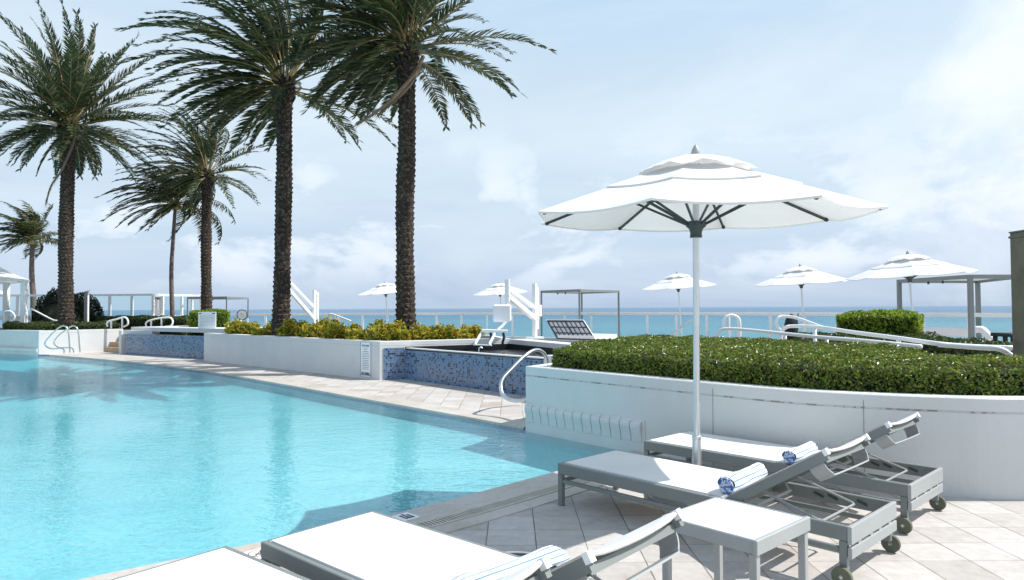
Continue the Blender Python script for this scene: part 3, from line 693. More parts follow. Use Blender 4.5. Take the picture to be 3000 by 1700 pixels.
# ------------------------------------------------------------------ sun lounger
LEN, WID, HT = 2.03, .675, .306
HX, BL, BA = 1.31, .70, R(32)
def make_lounger():
    r = empty('sun_lounger')
    rh = .078
    m = MB()
    m.bbox(0, HX + .72, 0, .030, HT - rh, HT); m.bbox(0, HX + .72, WID - .030, WID, HT - rh, HT)
    m.bbox(0, .030, .031, WID - .031, HT - rh, HT - .001)
    m.bbox(HX - .02, HX + .015, .031, WID - .031, HT - rh, HT - .03)
    m.build('side_rails', M['grey'], r)
    m = MB(); m.bbox(LEN, LEN + .022, -.002, WID + .002, HT - .092, HT + .002, .003)
    m.bbox(LEN, LEN + .022, .0, WID, HT - .165, HT - .106, .003)
    for y in (.10, .27, .40, .55): m.box(LEN + .003, LEN + .019, y, y + .04, HT - .107, HT - .091)
    m.build('end_panel', M['greylt'], r)
    for x, y, z0 in ((.0, .0, 0), (.0, WID - .036, 0), (LEN - .045, .0, .075), (LEN - .045, WID - .036, .075)):
        m = MB(); m.bbox(x + .001, x + .041, y + .001, y + .037, z0, HT - rh - .001, .003); m.build('leg', M['grey'], r)
    m = MB()
    for y in (.006, WID - .03): m.bbox(.042, LEN - .046, y, y + .024, .165, .192, .003)
    m.bbox(.006, .03, .038, WID - .038, .165, .192, .003)
    m.build('stretcher', M['grey'], r)
    m = MB(); nx, ny = 10, 6
    for i in range(nx + 1):
        for j in range(ny + 1):
            u, v = i / nx, j / ny; m.v.append((.038 + u * (HX - .046), .037 + v * (WID - .074), HT + .006 - .018 * (16 * u * (1 - u) * v * (1 - v)) ** .5 * .5))
    for i in range(nx):
        for j in range(ny): a = i * (ny + 1) + j; m.f.append([a, a + ny + 1, a + ny + 2, a + 1]); m.m.append(0)
    m.box(.038, HX - .008, .037, .043, HT - .012, HT + .0055); m.box(.038, HX - .008, WID - .043, WID - .037, HT - .012, HT + .0055); m.box(.038, .044, .044, WID - .044, HT - .012, HT + .0055)
    m.build('seat_sling', M['sling'], r)
    # backrest in its own frame: u along, y across, n normal
    U = Vector((math.cos(BA), 0, math.sin(BA))); Nn = Vector((-math.sin(BA), 0, math.cos(BA))); Y = Vector((0, 1, 0)); O = Vector((HX, 0, HT - .006))
    P = lambda u, y, n_: O + U * u + Y * y + Nn * n_
    def ub(m, u0, u1, y0, y1, n0, n1): m.obox(P((u0 + u1) / 2, (y0 + y1) / 2, (n0 + n1) / 2), U * (u1 - u0) / 2, Y * (y1 - y0) / 2, Nn * (n1 - n0) / 2)
    m = MB(); ub(m, 0, BL, .034, .060, -.052, 0); ub(m, 0, BL, WID - .060, WID - .034, -.052, 0); ub(m, .0, .03, .061, WID - .061, -.045, -.015); ub(m, BL - .050, BL - .028, .061, WID - .061, -.060, -.030)
    m.build('backrest_frame', M['grey'], r)
    m = MB(); nx, ny = 8, 8
    for i in range(nx + 1):
        for j in range(ny + 1):
            u, v = i / nx, j / ny; sag = .020 * (4 * v * (1 - v)) ** .7 * (.4 + .6 * u)
            m.v.append(tuple(P(.0 + u * (BL + .004), .050 + v * (WID - .10), .007 - sag)))
    for i in range(nx):
        for j in range(ny): a = i * (ny + 1) + j; m.f.append([a, a + ny + 1, a + ny + 2, a + 1]); m.m.append(0)
    b0 = len(m.v)
    for j in range(ny + 1):      # rolled head edge
        v = j / ny; sag = .020 * (4 * v * (1 - v)) ** .7
        for du, dn_ in ((.004, .007), (.009, .003), (.009, -.005), (.002, -.010)): m.v.append(tuple(P(BL + du, .050 + v * (WID - .10), dn_ - sag)))
    for j in range(ny):
        for q in range(3): a = b0 + j * 4 + q; m.f.append([a, a + 1, a + 5, a + 4]); m.m.append(0)
    m.build('backrest_sling', M['sling'], r)
    for y in (.030, WID - .064):
        m = MB(); m.obox(P(BL + .002, y + .017, -.009), U * .013, Y * .014, Nn * .018); m.build('corner_cap', M['white'], r)
    m = MB()                     # flat-bar handle loop under the head end
    pth = [(.047, -.052), (.055, -.085), (.085, -.118), (.13, -.128), (WID - .13, -.128), (WID - .085, -.118), (WID - .055, -.085), (WID - .047, -.052)]
    pth = [Vector((0, a, b_)) for a, b_ in pth]; pth = smooth_path(pth, 3)
    vs = []; hw = .045
    for i, p in enumerate(pth):
        a = pth[max(i - 1, 0)]; c = pth[min(i + 1, len(pth) - 1)]; t = (c - a).normalized(); nn_ = Vector((0, -t.z, t.y)) * .004
        for uu, sg in ((BL - .13, -1), (BL - .13 + 2 * hw, -1), (BL - .13 + 2 * hw, 1), (BL - .13, 1)): q = p + nn_ * sg; vs.append(P(uu, q.y, q.z))
    k = len(pth); fs = [(4 * i + j, 4 * i + (j + 1) % 4, 4 * i + 4 + (j + 1) % 4, 4 * i + 4 + j) for i in range(k - 1) for j in range(4)]
    m.add(vs, fs); m.build('handle', M['greylt'], r)
    m = MB()                     # lower bracket near the hinge
    pth = [P(.10, .062, -.05), P(.12, .10, -.095), P(.14, .16, -.105), P(.14, WID - .16, -.105), P(.12, WID - .10, -.095), P(.10, WID - .062, -.05)]
    m.tube(smooth_path(pth, 3), .009, 6); m.build('bracket', M['greylt'], r)
    m = MB()
    a, b_ = P(.22, .10, -.05), P(.22, WID - .10, -.05); c, d_ = Vector((1.86, .10, .275)), Vector((1.86, WID - .10, .275))
    m.tube([a, c + (a - c).normalized() * .02, c + Vector((0, .02, 0)), d_ - Vector((0, .02, 0)), d_ + (b_ - d_).normalized() * .02, b_], .0075, 7)
    m.build('backrest_strut', M['greylt'], r)
    for y in (.031, WID - .041):
        m = MB()
        for q in range(4): m.obox((1.62 + q * .085, y + .005, HT - .035), Vector((.028, 0, -.010)), Vector((0, .004, 0)), Vector((.002, 0, .006)))
        m.build('ratchet_plate', M['dark'], r)
    for y, s in ((-.024, -1), (WID + .024, 1)):
        wroot = MB(); c = Vector((LEN - .02, y, .052))
        wroot.lathe([(.030, -.013), (.050, -.013), (.052, -.008), (.052, .008), (.050, .013), (.030, .013)], 28, c, (0, 1, 0)); wh = wroot.build('wheel', M['tyre'], r, False)
        h = MB(); h.lathe([(.0301, -.011), (.0301, .011)], 20, c, (0, 1, 0)); h.lathe([(.012, -.016), (.012, .016)], 12, c, (0, 1, 0)); h.build('rim', M['hubm'], wh)
        h = MB(); h.lathe([(.018, -.0115), (.018, .0117)], 16, c, (0, 1, 0)); h.build('hub_ring', M['white'], wh)
        wh2 = MB(); wh2.tube([c - Vector((0, s * .03, 0)), c + Vector((0, s * .018, 0))], .006, 8); wh2.build('axle', M['steel'], wh)
    return r
def ang_of(p, q): return math.atan2(q.y - p.y, q.x - p.x)
A0, A1 = G(1633, 1357, HT), G(2478, 1543, HT)
B0, B1 = G(1885, 1291.5, HT), G(2676, 1424, HT)
C0 = G(776, 1568, HT); Cf = G(1092, 1495.5, HT); Cr = G(1588, 1649, HT)
Df = G(664, 1598, HT)
aC = ang_of(Cf, Cr)
# C's near-foot corner from the far-foot corner
Cn = Cf - Vector((-math.sin(aC), math.cos(aC), 0)) * WID
l1 = make_lounger(); tag(l1, 'white sling sun lounger with rolled towel, nearer of the two loungers beside the parasol pole', 'sun lounger', 'grey framed sun loungers by the pool')
l1.location = (A0.x, A0.y, 0); l1.rotation_euler.z = ang_of(A0, A1)
def put(x, y, a, lab):
    o = copy_tree(l1); o.location = (x, y, 0); o.rotation_euler.z = a; o['label'] = lab; return o
l2 = put(B0.x, B0.y, ang_of(B0, B1), 'white sling sun lounger beside the curved planter wall, farthest of the loungers, behind the parasol')
l3 = put(Cn.x, Cn.y, aC, 'big foreground sun lounger left of the side table, striped towel laid across it')
aD = aC + R(3)
Dn = Df - Vector((-math.sin(aD), math.cos(aD), 0)) * WID
l4 = put(Dn.x, Dn.y, aD, 'sun lounger at the bottom left, only its white foot end in the picture')

# side table
tz = .45
T = [G(1969, 1515.6, tz), G(2089, 1455.6, tz), G(2358, 1507, tz), G(2196, 1588, tz)]   # left, back, right, near
tc_ = sum(T, Vector()) / 4; ta = ang_of(T[0], T[3]) ; ts = .485
tb = empty('side_table', (tc_.x, tc_.y, 0), ang_of(T[0], T[3]) * .5 + ang_of(T[1], T[2]) * .5, 'low square side table with white top and grey legs, between the front and middle loungers', 'side table')
h = ts / 2; m = MB(); m.bbox(-h + .016, h - .016, -h + .016, h - .016, tz - .012, tz - .002, .002); m.build('table_top', M['signw'], tb)
m = MB(); m.bbox(-h, h, -h, -h + .015, tz - .062, tz); m.bbox(-h, h, h - .015, h, tz - .062, tz)
m.bbox(h - .015, h + .008, -h - .008, h + .008, tz - .064, tz + .003); m.bbox(-h, -h + .015, -h + .016, h - .016, tz - .062, tz); m.build('frame', M['greylt'], tb)
for sx in (-1, 1):
    for sy in (-1, 1):
        m = MB(); m.bbox(min(sx * (h - .001), sx * (h - .036)), max(sx * (h - .001), sx * (h - .036)), min(sy * (h - .0015), sy * (h - .036)), max(sy * (h - .0015), sy * (h - .036)), 0, tz - .063, .003); m.build('leg', M['greylt'], tb)

# towels
def towel(loc, a, length, rad, label, flat=1.0, tilt=0.0):
    n, seg = 28, 14; v = []; f = []; uv = []
    me = bpy.data.meshes.new('towel_roll')
    for i in range(seg + 1):
        x = i / seg * length
        for k in range(n + 1):
            t = k / n * 2 * math.pi * 1.0
            rr = rad * (1 + .07 * math.sin(3 * t + 7 * x) + .045 * math.sin(5 * t - 17 * x) + .02 * math.sin(9 * t + 29 * x)) * (1 + .09 * math.sin(x * 11 + 1)); rr *= 1 - (.10 if i in (0, seg) else 0)
            v.append((x, math.cos(t) * rr * (1.25 if flat < 1 else 1), rad * flat + math.sin(t) * rr * flat)); uv.append((i / seg, k / n))
    for i in range(seg):
        for k in range(n): f.append((i * (n + 1) + k, (i + 1) * (n + 1) + k, (i + 1) * (n + 1) + k + 1, i * (n + 1) + k + 1))
    me.from_pydata(v, [], f); ul = me.uv_layers.new(name='UVMap')
    for l in me.loops: ul.data[l.index].uv = uv[l.vertex_index]
    me.polygons.foreach_set('use_smooth', [True] * len(f)); me.materials.append(M['towel'])
    r = empty('rolled_towel', loc, a, label, 'towel', 'striped towels left on the loungers'); r.rotation_euler = (0, tilt, a)
    o = bpy.data.objects.new('roll', me); col.objects.link(o); o.parent = r
    for xx, sg in ((0.0, -1), (length, 1)):
        m = MB(); vs = []; turns = 3.2; K = 60
        for i in range(K + 1):        # spiral layers
            t = i / K * turns * 2 * math.pi; q = rad * .93 * (1 - i / K * .92)
            for dx in (0, sg * .008): vs.append((xx + dx + sg * .001, math.cos(t) * q * (1.25 if flat < 1 else 1), rad * flat + math.sin(t) * q * flat))
        m.add(vs, [(2 * i, 2 * i + 1, 2 * i + 3, 2 * i + 2) for i in range(K)])
        m.add([(xx + sg * .002, math.cos(t * .5236) * rad * .9 * (1.25 if flat < 1 else 1), rad * flat + math.sin(t * .5236) * rad * .9 * flat) for t in range(12)], [tuple(range(12))])
        m.build('rolled_end', M['towelend'], r)
    return r
tA = G(2128, 1446, HT + .012); tA2 = G(2222, 1402, HT + .012)
towel((tA.x, tA.y, HT + .004), ang_of(tA, tA2), .50, .055, 'blue and white striped towel rolled up on the middle lounger beside the side table')
ob = Vector((B0.x - A0.x, B0.y - A0.y, 0))
tB = G(2312, 1358, HT + .012); tB2 = G(2400, 1318, HT + .012)
towel((tB.x, tB.y, HT + .004), ang_of(tB, tB2), .46, .05, 'blue and white striped towel rolled up on the far lounger by the planter wall')
tC = G(1350, 1740, HT + .012); tC2 = G(1575, 1655, HT + .012)
towel((tC.x, tC.y, HT + .002), ang_of(tC, tC2), .56, .058, 'white towel with faint blue stripes lying flat on the large foreground lounger', .5)

# ------------------------------------------------------------------ parasols
def make_parasol(detail=True):
    r = empty('parasol')
    Rr, ZR, ZT = 1.27, 2.13, 2.545
    m = MB(); m.lathe([(.0, 0), (.36, 0), (.37, .02), (.36, .045), (.12, .06), (.05, .062), (.05, .10), (0, .10)], 40); m.build('base', M['greylt'], r, True)
    m = MB(); m.lathe([(.034, .10), (.034, .45), (.036, .455), (.036, .47), (.026, .475)], 20); m.build('sleeve', M['alu'], r)
    m = MB(); m.tube([(0, 0, .1), (0, 0, 2.50)], .0245, 18); m.lathe([(.027, 1.02), (.027, 1.03)], 16); m.build('pole', M['alu'], r, False)
    m = MB(); m.lathe([(.022, 1.965), (.046, 1.965), (.043, 2.0), (.052, 2.03), (.075, 2.05), (.078, 2.08), (.05, 2.09), (.022, 2.09)], 16); m.build('hub', M['dark'], r)
    rd = lambda q: ZR + (ZT - ZR) * (1 - (q / Rr) ** 1.06)
    for k in range(8):
        a = R(22.5 + 45 * k); c, s = math.cos(a), math.sin(a)
        m = MB(); m.bar((c * .04, s * .04, rd(.04) - .028), (c * (Rr - .05), s * (Rr - .05), rd(Rr - .05) - .022), .014, .020)
        m.lathe([(.015, -.012), (.017, 0), (.015, .012)], 8, (c * (Rr - .05), s * (Rr - .05), rd(Rr - .05) - .022), (c, s, -.3)); rb = m.build('rib', M['dark'], r)
        m = MB(); m.bar((c * .07, s * .07, 2.065), (c * .60, s * .60, rd(.60) - .045), .014, .018); m.build('strut', M['dark'], rb)
    def tier(r0, r1, lift, wob, n=7, edge=0.0, sagk=.05):
        m = MB(); per = 10; tot = 80
        for i in range(n + 1):
            q = r0 + (r1 - r0) * i / n
            for k in range(tot):
                a = R(22.5) + 2 * math.pi * k / tot; f = (k % per) / per; ch = math.cos(R(22.5)) / math.cos(abs(f - .5) * R(45)); mid = 4 * f * (1 - f)
                rr = q * (1 + (ch - 1) * 1.0) * (1 - .022 * mid * (i / n) ** 3 * edge)
                z = rd(q) + lift - sagk * mid * (q / Rr) * .6 + wob * mid * (i / n) ** 2
                m.v.append((math.cos(a) * rr, math.sin(a) * rr, z))
        for i in range(n):
            for k in range(tot): m.f.append([i * tot + k, (i + 1) * tot + k, (i + 1) * tot + (k + 1) % tot, i * tot + (k + 1) % tot]); m.m.append(0)
        return m
    cp = tier(.30, Rr, 0, 0, 8, 1.4)
    b0 = len(cp.v) - 80          # small hem
    for k in range(80): x, y, z = cp.v[b0 + k]; cp.v.append((x * .997, y * .997, z - .014))
    for k in range(80): cp.f.append([b0 + k, b0 + 80 + k, b0 + 80 + (k + 1) % 80, b0 + (k + 1) % 80]); cp.m.append(0)
    cn = cp.build('canopy', M['canvas'], r)
    t2 = tier(.24, .74, .014, .004, 5, 1.0); 
    b0 = len(t2.v) - 80
    for k in range(80): x, y, z = t2.v[b0 + k]; t2.v.append((x * .998, y * .998, z - .011))
    for k in range(80): t2.f.append([b0 + k, b0 + 80 + k, b0 + 80 + (k + 1) % 80, b0 + (k + 1) % 80]); t2.m.append(0)
    t2.build('upper_tier', M['canvas'], cn)
    cap = MB(); tot = 80; n = 7
    for i in range(n + 1):
        q = .015 + .43 * i / n
        for k in range(tot):
            a = R(22.5) + 2 * math.pi * k / tot; f = (k % 10) / 10; mid = 4 * f * (1 - f); ch = math.cos(R(22.5)) / math.cos(abs(f - .5) * R(45)); t = i / n
            z = 2.580 - .020 * t - .115 * t ** 2.2 + .032 * mid * t ** 3 + .008 * math.sin(3 * a + 1) * t + .006 * math.sin(11 * a) * t * t + .004 * math.sin(23 * a + 2) * t * t
            cap.v.append((math.cos(a) * q * ch, math.sin(a) * q * ch, z))
    for i in range(n):
        for k in range(tot): cap.f.append([i * tot + k, (i + 1) * tot + k, (i + 1) * tot + (k + 1) % tot, i * tot + (k + 1) % tot]); cap.m.append(0)
    cap.build('vent_cap', M['canvas'], cn, True)
    m = MB(); m.lathe([(.020, 2.56), (.034, 2.575), (.036, 2.595), (.028, 2.625), (.014, 2.65), (.003, 2.665)], 16); m.build('finial', M['greylt'], r, True)
    return r
pp = G(2037, 1456, 0); pp = Vector((1.395, 5.20, 0))
par = make_parasol(); tag(par, 'large white octagonal parasol on an aluminium pole between the loungers, nearest in the picture', 'parasol', 'white parasols on the terrace')
q = D(2040, 1275, 5.2); par.location = (q.x, 5.2, 0); par.rotation_euler = (R(2.3), 0, R(-4))
def putp(px, d, rz, lab, base=0, s=1.0):
    o = copy_tree(par); q = D(px, 850, d); o.location = (q.x, q.y, base); o.rotation_euler = (R(random.uniform(1, 3)), R(random.uniform(-4.5, -3)), R(rz)); o.scale = (s, s, s); o['label'] = lab; return o
putp(1141, 30, 5, 'small far white parasol half hidden behind the palm trunk that is nearest the hot tub')
putp(1474, 31, 14, 'far white parasol standing behind the pool lift with the hanging seat')
putp(1999, 23, -6, 'far white parasol just left of the large parasol pole, lowest of the three at right')
putp(2358, 19.3, 9, 'white parasol to the right of the large parasol pole, behind the ramp handrails', 0)
putp(2682, 14.9, -3, 'white parasol rising behind the grey cabana at the right edge', 0)
# a second round base under the foreground lounger's head
bp_ = G(1505, 1700, 0)
rb = empty('umbrella_weight', (bp_.x, bp_.y, 0), 0, 'round grey parasol base on the paving, half hidden behind the foreground lounger towel', 'umbrella weight')
m = MB(); m.lathe([(.0, 0), (.24, 0), (.25, .02), (.23, .055), (.05, .09), (0, .09)], 40); m.build('dome', M['blackfab'], rb, True)
m = MB(); m.tube([(math.cos(i * math.pi / 24) * .235, math.sin(i * math.pi / 24) * .235, .06) for i in range(49)], .009, 6); m.build('rim', M['greylt'], rb, True)
# ------------------------------------------------------------------ planters, hot tub and raised pool at the far side
def part(m, name, mt, root, smooth=False):        # m holds world coordinates
    l = root.location; m.v = [(v[0] - l.x, v[1] - l.y, v[2] - l.z) for v in m.v]
    return m.build(name, mt, root, smooth)
def flat(p): return Vector((p.x, p.y, 0))
HP = .78
def pprof(h=HP, t=.2): return [(0, -.1), (0, h - .10), (.006, h - .096), (.006, h - .09), (0, h - .086), (0, h - .006), (.006, h), (t, h), (t + .006, h - .008), (t + .006, 0)]
c1 = flat(G(1113, 1114)); a1 = flat(G(597, 1057)); K = flat(G(1494, 991, HP)); RR = flat(G(1724, 1011, HP))
pl2 = empty('long_planter', c1, 0, 'long white planter wall across the pool holding two big palms and yellow shrubs', 'planter')
m = MB(); wall_profile(m, [a1.lerp(c1, i / 8) for i in range(9)], pprof()); part(m, 'front_wall', M['stucco'], pl2)
cc = c1 + Vector((.005, .004, 0))
m = MB(); wall_profile(m, [cc, cc.lerp(K, .5), K], pprof(HP - .004, .22)); part(m, 'side_wall', M['stucco'], pl2)
back = [K + Vector((-.4, 2.0, 0)), a1 + Vector((3.5, 3.2, 0)), a1 + Vector((.2, 1.6, 0))]
m = MB(); m.v = [(p.x, p.y, .70) for p in [a1 + Vector((.1, .1, 0)), c1 + Vector((0, .1, 0)), K] + back]; m.f = [[0, 1, 2, 3, 4, 5]]; m.m = [0]; part(m, 'soil', M['soil'], pl2)
m = MB(); bk = [K] + back; wall_profile(m, [K + Vector((.05, .1, 0))] + back, [(0, 0), (0, HP - .02), (.15, HP - .02), (.15, 0)]); part(m, 'back_wall', M['stucco'], pl2)

# hot tub
s0 = flat(G(1184, 1111)); s1 = flat(G(1541, 1160)); sd = (s1 - s0).normalized(); s2 = s0 + sd * ((s1 - s0).length + 1.1)
ht = empty('hot_tub', s0, 0, 'raised hot tub with blue mosaic front wall and dark water, between planter and curved wall', 'hot tub')
def tile_wall(name, p, q, h, root, th=.12, inset=0.0):
    L_ = (q - p).length; m = MB(); m.box(0, L_, 0, th, 0, h); o = m.build(name, M['mosaic'], root); o.location = p - root.location; o.rotation_euler.z = ang_of(p, q); return o
tile_wall('mosaic_front', s0, s2, .595, ht)
cw = c1 + (K - c1).normalized() * .06
nside = Vector(((K - c1).y, -(K - c1).x, 0)).normalized()
tile_wall('mosaic_side', c1 + nside * .012 + (K - c1).normalized() * .07, s0 + nside * .012, .64, ht, .01)
nf = Vector((-sd.y, sd.x, 0))
m = MB(); m.obox((s0 + s2) / 2 + nf * .06 + Vector((0, 0, .612)), sd * ((s2 - s0).length / 2), nf * .045, Vector((0, 0, .010))); part(m, 'trough', M['darkwall'], ht)
m = MB(); m.obox((s0 + s2) / 2 + nf * .075 + Vector((0, 0, .632)), sd * ((s2 - s0).length / 2), nf * .055, Vector((0, 0, .010))); part(m, 'lip', M['stucco'], ht)
m = MB(); m.v = [(p.x, p.y, .585) for p in (s0 + nf * .1, s2 + nf * .1, RR + Vector((.3, -.2, 0)), K + Vector((-.2, -.1, 0)))]; m.f = [[0, 1, 2, 3]]; m.m = [0]; part(m, 'water', M['spawater'], ht)
m = MB(); m.v = [(p.x, p.y, .2) for p in (s0 + nf * .1, s2 + nf * .1, RR + Vector((.3, -.2, 0)), K + Vector((-.2, -.1, 0)))]; m.f = [[0, 1, 2, 3]]; m.m = [0]
din = (K - s0).normalized()
for p, q in ((s0 + Vector((.02, -.015, 0)), K + Vector((.02, -.02, 0))), (K + Vector((.0, -.03, 0)), RR + Vector((-.03, -.03, 0)))): m.add([(p.x, p.y, .2), (q.x, q.y, .2), (q.x, q.y, .66), (p.x, p.y, .66)], [(0, 1, 2, 3)])
part(m, 'lining', M['darkwall'], ht)
m = MB(); e2 = RR + (RR - K).normalized() * 2.2
wall_profile(m, [K + Vector((.004, 0, 0)), RR, e2], [(0, .0), (0, HP - .03), (.008, HP - .022), (.36, HP - .022), (.36, 0)]); part(m, 'rim_wall', M['stucco'], ht)
q = flat(D(1628, 1050, 10.5)); m = MB(); m.obox(q + Vector((.12, .15, .35)), sd * .22, nf * .2, Vector((0, 0, .35))); part(m, 'corner_block', M['stucco'], ht)
q = D(1408, 1022, 12.2); m = MB(); m.tube([q + Vector((-.03, 0, -.05)), q + Vector((-.03, 0, .01)), q + Vector((0, 0, .03)), q + Vector((.03, 0, .01))], .012, 6); part(m, 'spout', M['steel'], ht)

# planter at the left
l0 = flat(G(0, 1034)); lc = flat(corner_l); l2_ = flat(G(360, 1029))
pl3 = empty('left_planter', lc, 0, 'white corner planter at far left of the pool with ladder rails in front of it', 'planter')
m = MB(); wall_profile(m, smooth_path([l0 + Vector((-6, 1.5, 0)), l0 + Vector((-2, .2, 0)), l0, lc], 4), [(0, -.9)] + pprof()[1:]); part(m, 'shaded_wall', M['stucco'], pl3)
m = MB(); wall_profile(m, [lc + Vector((.004, .004, 0)), lc.lerp(l2_, .5), l2_], [(0, -.9)] + pprof(HP - .003)[1:]); part(m, 'sunlit_wall', M['stucco'], pl3)
m = MB(); d_ = (lc - l0).normalized(); pr = [l0 + Vector((-.1, 0, 0)), lc - d_ * .03]; wall_profile(m, pr, [(-.001, -.3), (-.001, .20), (-.05, .18), (-.05, .11), (-.02, .05), (-.02, -.3)]); part(m, 'weir_tiles', M['stucco'], pl3)
lb = [l2_ + Vector((1.5, 3.2, 0)), lc + Vector((-2, 8, 0)), l0 + Vector((-6, 6, 0))]
m = MB(); m.v = [(p.x, p.y, .70) for p in [l0 + Vector((-6, 1.6, 0)), l0 + Vector((0, .1, 0)), lc + Vector((0, .1, 0)), l2_] + lb]; m.f = [list(range(7))]; m.m = [0]; part(m, 'soil', M['soil'], pl3)
ga = lambda px, d, z=0: Vector((D(px, 850, d).x, D(px, 850, d).y, z))
hedge('hedge', [xy(ga(12, 23.9)), xy(ga(118, 22.75)), xy(ga(352, 24.3)), xy(ga(310, 27)), xy(ga(20, 27))], .72, .99, .075, 700, 'lowleaf', 'low dark green hedge on the far left white planter behind the ladder rails', side_dens=1000)
hedge('hedge', [xy(ga(268, 27)), xy(ga(545, 26)), xy(ga(560, 28)), xy(ga(262, 29))], .3, 1.17, .09, 500, 'lowleaf', 'low hedge running between the two short white handrails and the tall glass screen', side_dens=600)
hedge('hedge', [xy(ga(556, 22.6)), xy(ga(668, 22.2)), xy(ga(672, 23.4)), xy(ga(566, 23.8))], .5, 1.40, .08, 900, 'boxleaf', 'clipped green box hedge behind the white notice board at the foot of a palm', side_dens=1200)
hedge('hedge', [xy(ga(2452, 12.3)), xy(ga(2686, 11.7)), xy(ga(2700, 12.6)), xy(ga(2468, 13.2))], .5, 1.325, .06, 1400, 'boxleaf', 'bright green rectangular box hedge left of the cabana at the right', side_dens=2000)
hedge('hedge', [xy(ga(2318, 11.2)), xy(ga(2450, 10.9)), xy(ga(2700, 10.6)), xy(ga(2975, 7.9)), xy(ga(2985, 9.0)), xy(ga(2700, 12.4)), xy(ga(2330, 12.6))], .4, .945, .05, 1200, 'lowleaf', 'low dark hedge behind the white ramp handrails at the right', side_dens=1500)

# steps, raised pool with mosaic front, slab, post
st = ga(334, 23.6)
stp = empty('steps', st, 0, 'three small tan stone steps rising beside the far left white wall', 'steps')
for i in range(3):
    m = MB(); a = ga(308 + i * 13, 23.4 + i * .3); b_ = ga(368, 23.0 + i * .3); t = (b_ - a).normalized(); nb = Vector((-t.y, t.x, 0)); c = (a + b_) / 2
    m.obox(c + nb * .4 + Vector((0, 0, .085 + .17 * i)), t * (b_ - a).length / 2, nb * .4, Vector((0, 0, .082))); part(m, 'step', M['tan'], stp)
u0, u1 = flat(G(400, 1039)), flat(G(600, 1052.5)); ud = (u1 - u0).normalized(); un = Vector((-ud.y, ud.x, 0)); u00 = flat(G(368, 1037))
rp = empty('raised_pool', u0, 0, 'raised pool with dark blue mosaic wall under a white slab, left of the long planter', 'raised pool')
tile_wall('mosaic_front', u0, u1, .66, rp)
tile_wall('mosaic_side', u00, u0, .66, rp, .05)
m = MB(); q = ga(361, 22.6); m.obox(q + Vector((0, .1, .38)), ud * .09, un * .14, Vector((0, 0, .38))); part(m, 'corner_post', M['stucco'], rp)
m = MB(); a = ga(385, 23.0); b_ = ga(673, 20.2); t = (b_ - a).normalized(); nb = Vector((-t.y, t.x, 0)); m.obox((a + b_) / 2 + nb * .9 + Vector((0, 0, .80)), t * (b_ - a).length / 2, nb * .9, Vector((0, 0, .065))); part(m, 'slab', M['stucco'], rp)
m = MB(); a = ga(366, 22.5); b_ = ga(450, 22.4); t = (b_ - a).normalized(); nb = Vector((-t.y, t.x, 0)); m.obox((a + b_) / 2 + nb * .15 + Vector((0, 0, .705)), t * (b_ - a).length / 2, nb * .2, Vector((0, 0, .06))); part(m, 'coping', M['stucco'], rp)

# notices
fd = (c1 - a1).normalized(); fn = Vector((fd.y, -fd.x, 0))
p = flat(G(1068, 1110)); t_ = (p - a1).dot(fd); p = a1 + fd * t_
Lb = G(1041, 1107); sw = .36; sh = .70
sg = empty('pool_rules_sign', p + Vector((0, 0, .04)), math.atan2(fd.y, fd.x), 'tall pool rules notice on the planter wall with NO DIVING in heavy black letters', 'sign')
m = MB(); m.bbox(-sw / 2, sw / 2, -.014, -.002, 0, sh, .002); m.build('panel', M['signw'], sg)
m = MB()
for x in (-sw / 2 + .006, sw / 2 - .006): m.box(x - .006, x + .006, -.017, -.0142, 0, sh)
for x in (-sw / 2 + .01, sw / 2 - .01):
    for z in (.02, sh - .03): m.box(x - .010, x + .010, -.021, -.0175, z, z + .02)
m.build('border', M['greypost'], sg)
MX = lambda x, z: Matrix.Translation((x, -.0155, z)) @ Matrix.Rotation(R(90), 4, 'X')
text_mesh('heading', 'POOL RULES', .052, M['inkblue'], sg, MX(0, sh - .062), bold=.0015, sx=.82)
text_mesh('warning', 'NO DIVING', .088, M['ink'], sg, MX(0, .055), bold=.003, sx=.62)
m = MB(); ws = [.17, .13, .2, .23, .24, .25, .24, .22, .21, .24, .25, .23, .22]
for i, w_ in enumerate(ws):
    z = sh - .115 - i * .036; x = -w_ / 2
    while x < w_ / 2:
        l_ = random.uniform(.015, .05); m.box(x, min(x + l_, w_ / 2), -.0165, -.0145, z, z + .010); x += l_ + .006
m.build('small_print', M['inkgrey'], sg)
p = ga(608, 21.0)
nb2 = empty('notice_board', p + Vector((0, 0, .866)), math.atan2(ud.y, ud.x) + R(25), 'white notice board with faint grey lines standing on the raised pool slab', 'sign')
bw = .60; bh = .50
m = MB(); m.bbox(-bw / 2, bw / 2, -.02, 0, 0, bh, .004); m.build('panel', M['signw'], nb2)
m = MB()
for i in range(8):
    x = -.23
    while x < .22: l_ = random.uniform(.03, .10); m.box(x, min(x + l_, .24), -.0225, -.0203, .08 + i * .042, .088 + i * .042); x += l_ + .02
m.build('small_print', M['greypost'], nb2)
m = MB(); m.box(-.27, -.19, -.026, -.0203, bh - .06, bh - .03); m.box(.17, .27, -.026, -.0203, bh - .06, bh - .03); m.build('clip', M['inkblue'], nb2)
p = ga(711, 23.5)
ck = empty('outdoor_clock', (p.x, p.y, 1.08), 0, 'round white outdoor clock with dark rim on a short white post by the railing', 'clock')
m = MB(); m.lathe([(.0, 0), (.165, 0), (.165, .02), (0, .02)], 32, (0, -.03, .17), (0, -1, 0)); m.build('face', M['signw'], ck)
m = MB(); m.tube([(math.cos(i * math.pi / 20) * .172, -.045, .17 + math.sin(i * math.pi / 20) * .172) for i in range(41)], .016, 8); m.build('rim', M['rattan'], ck, True)
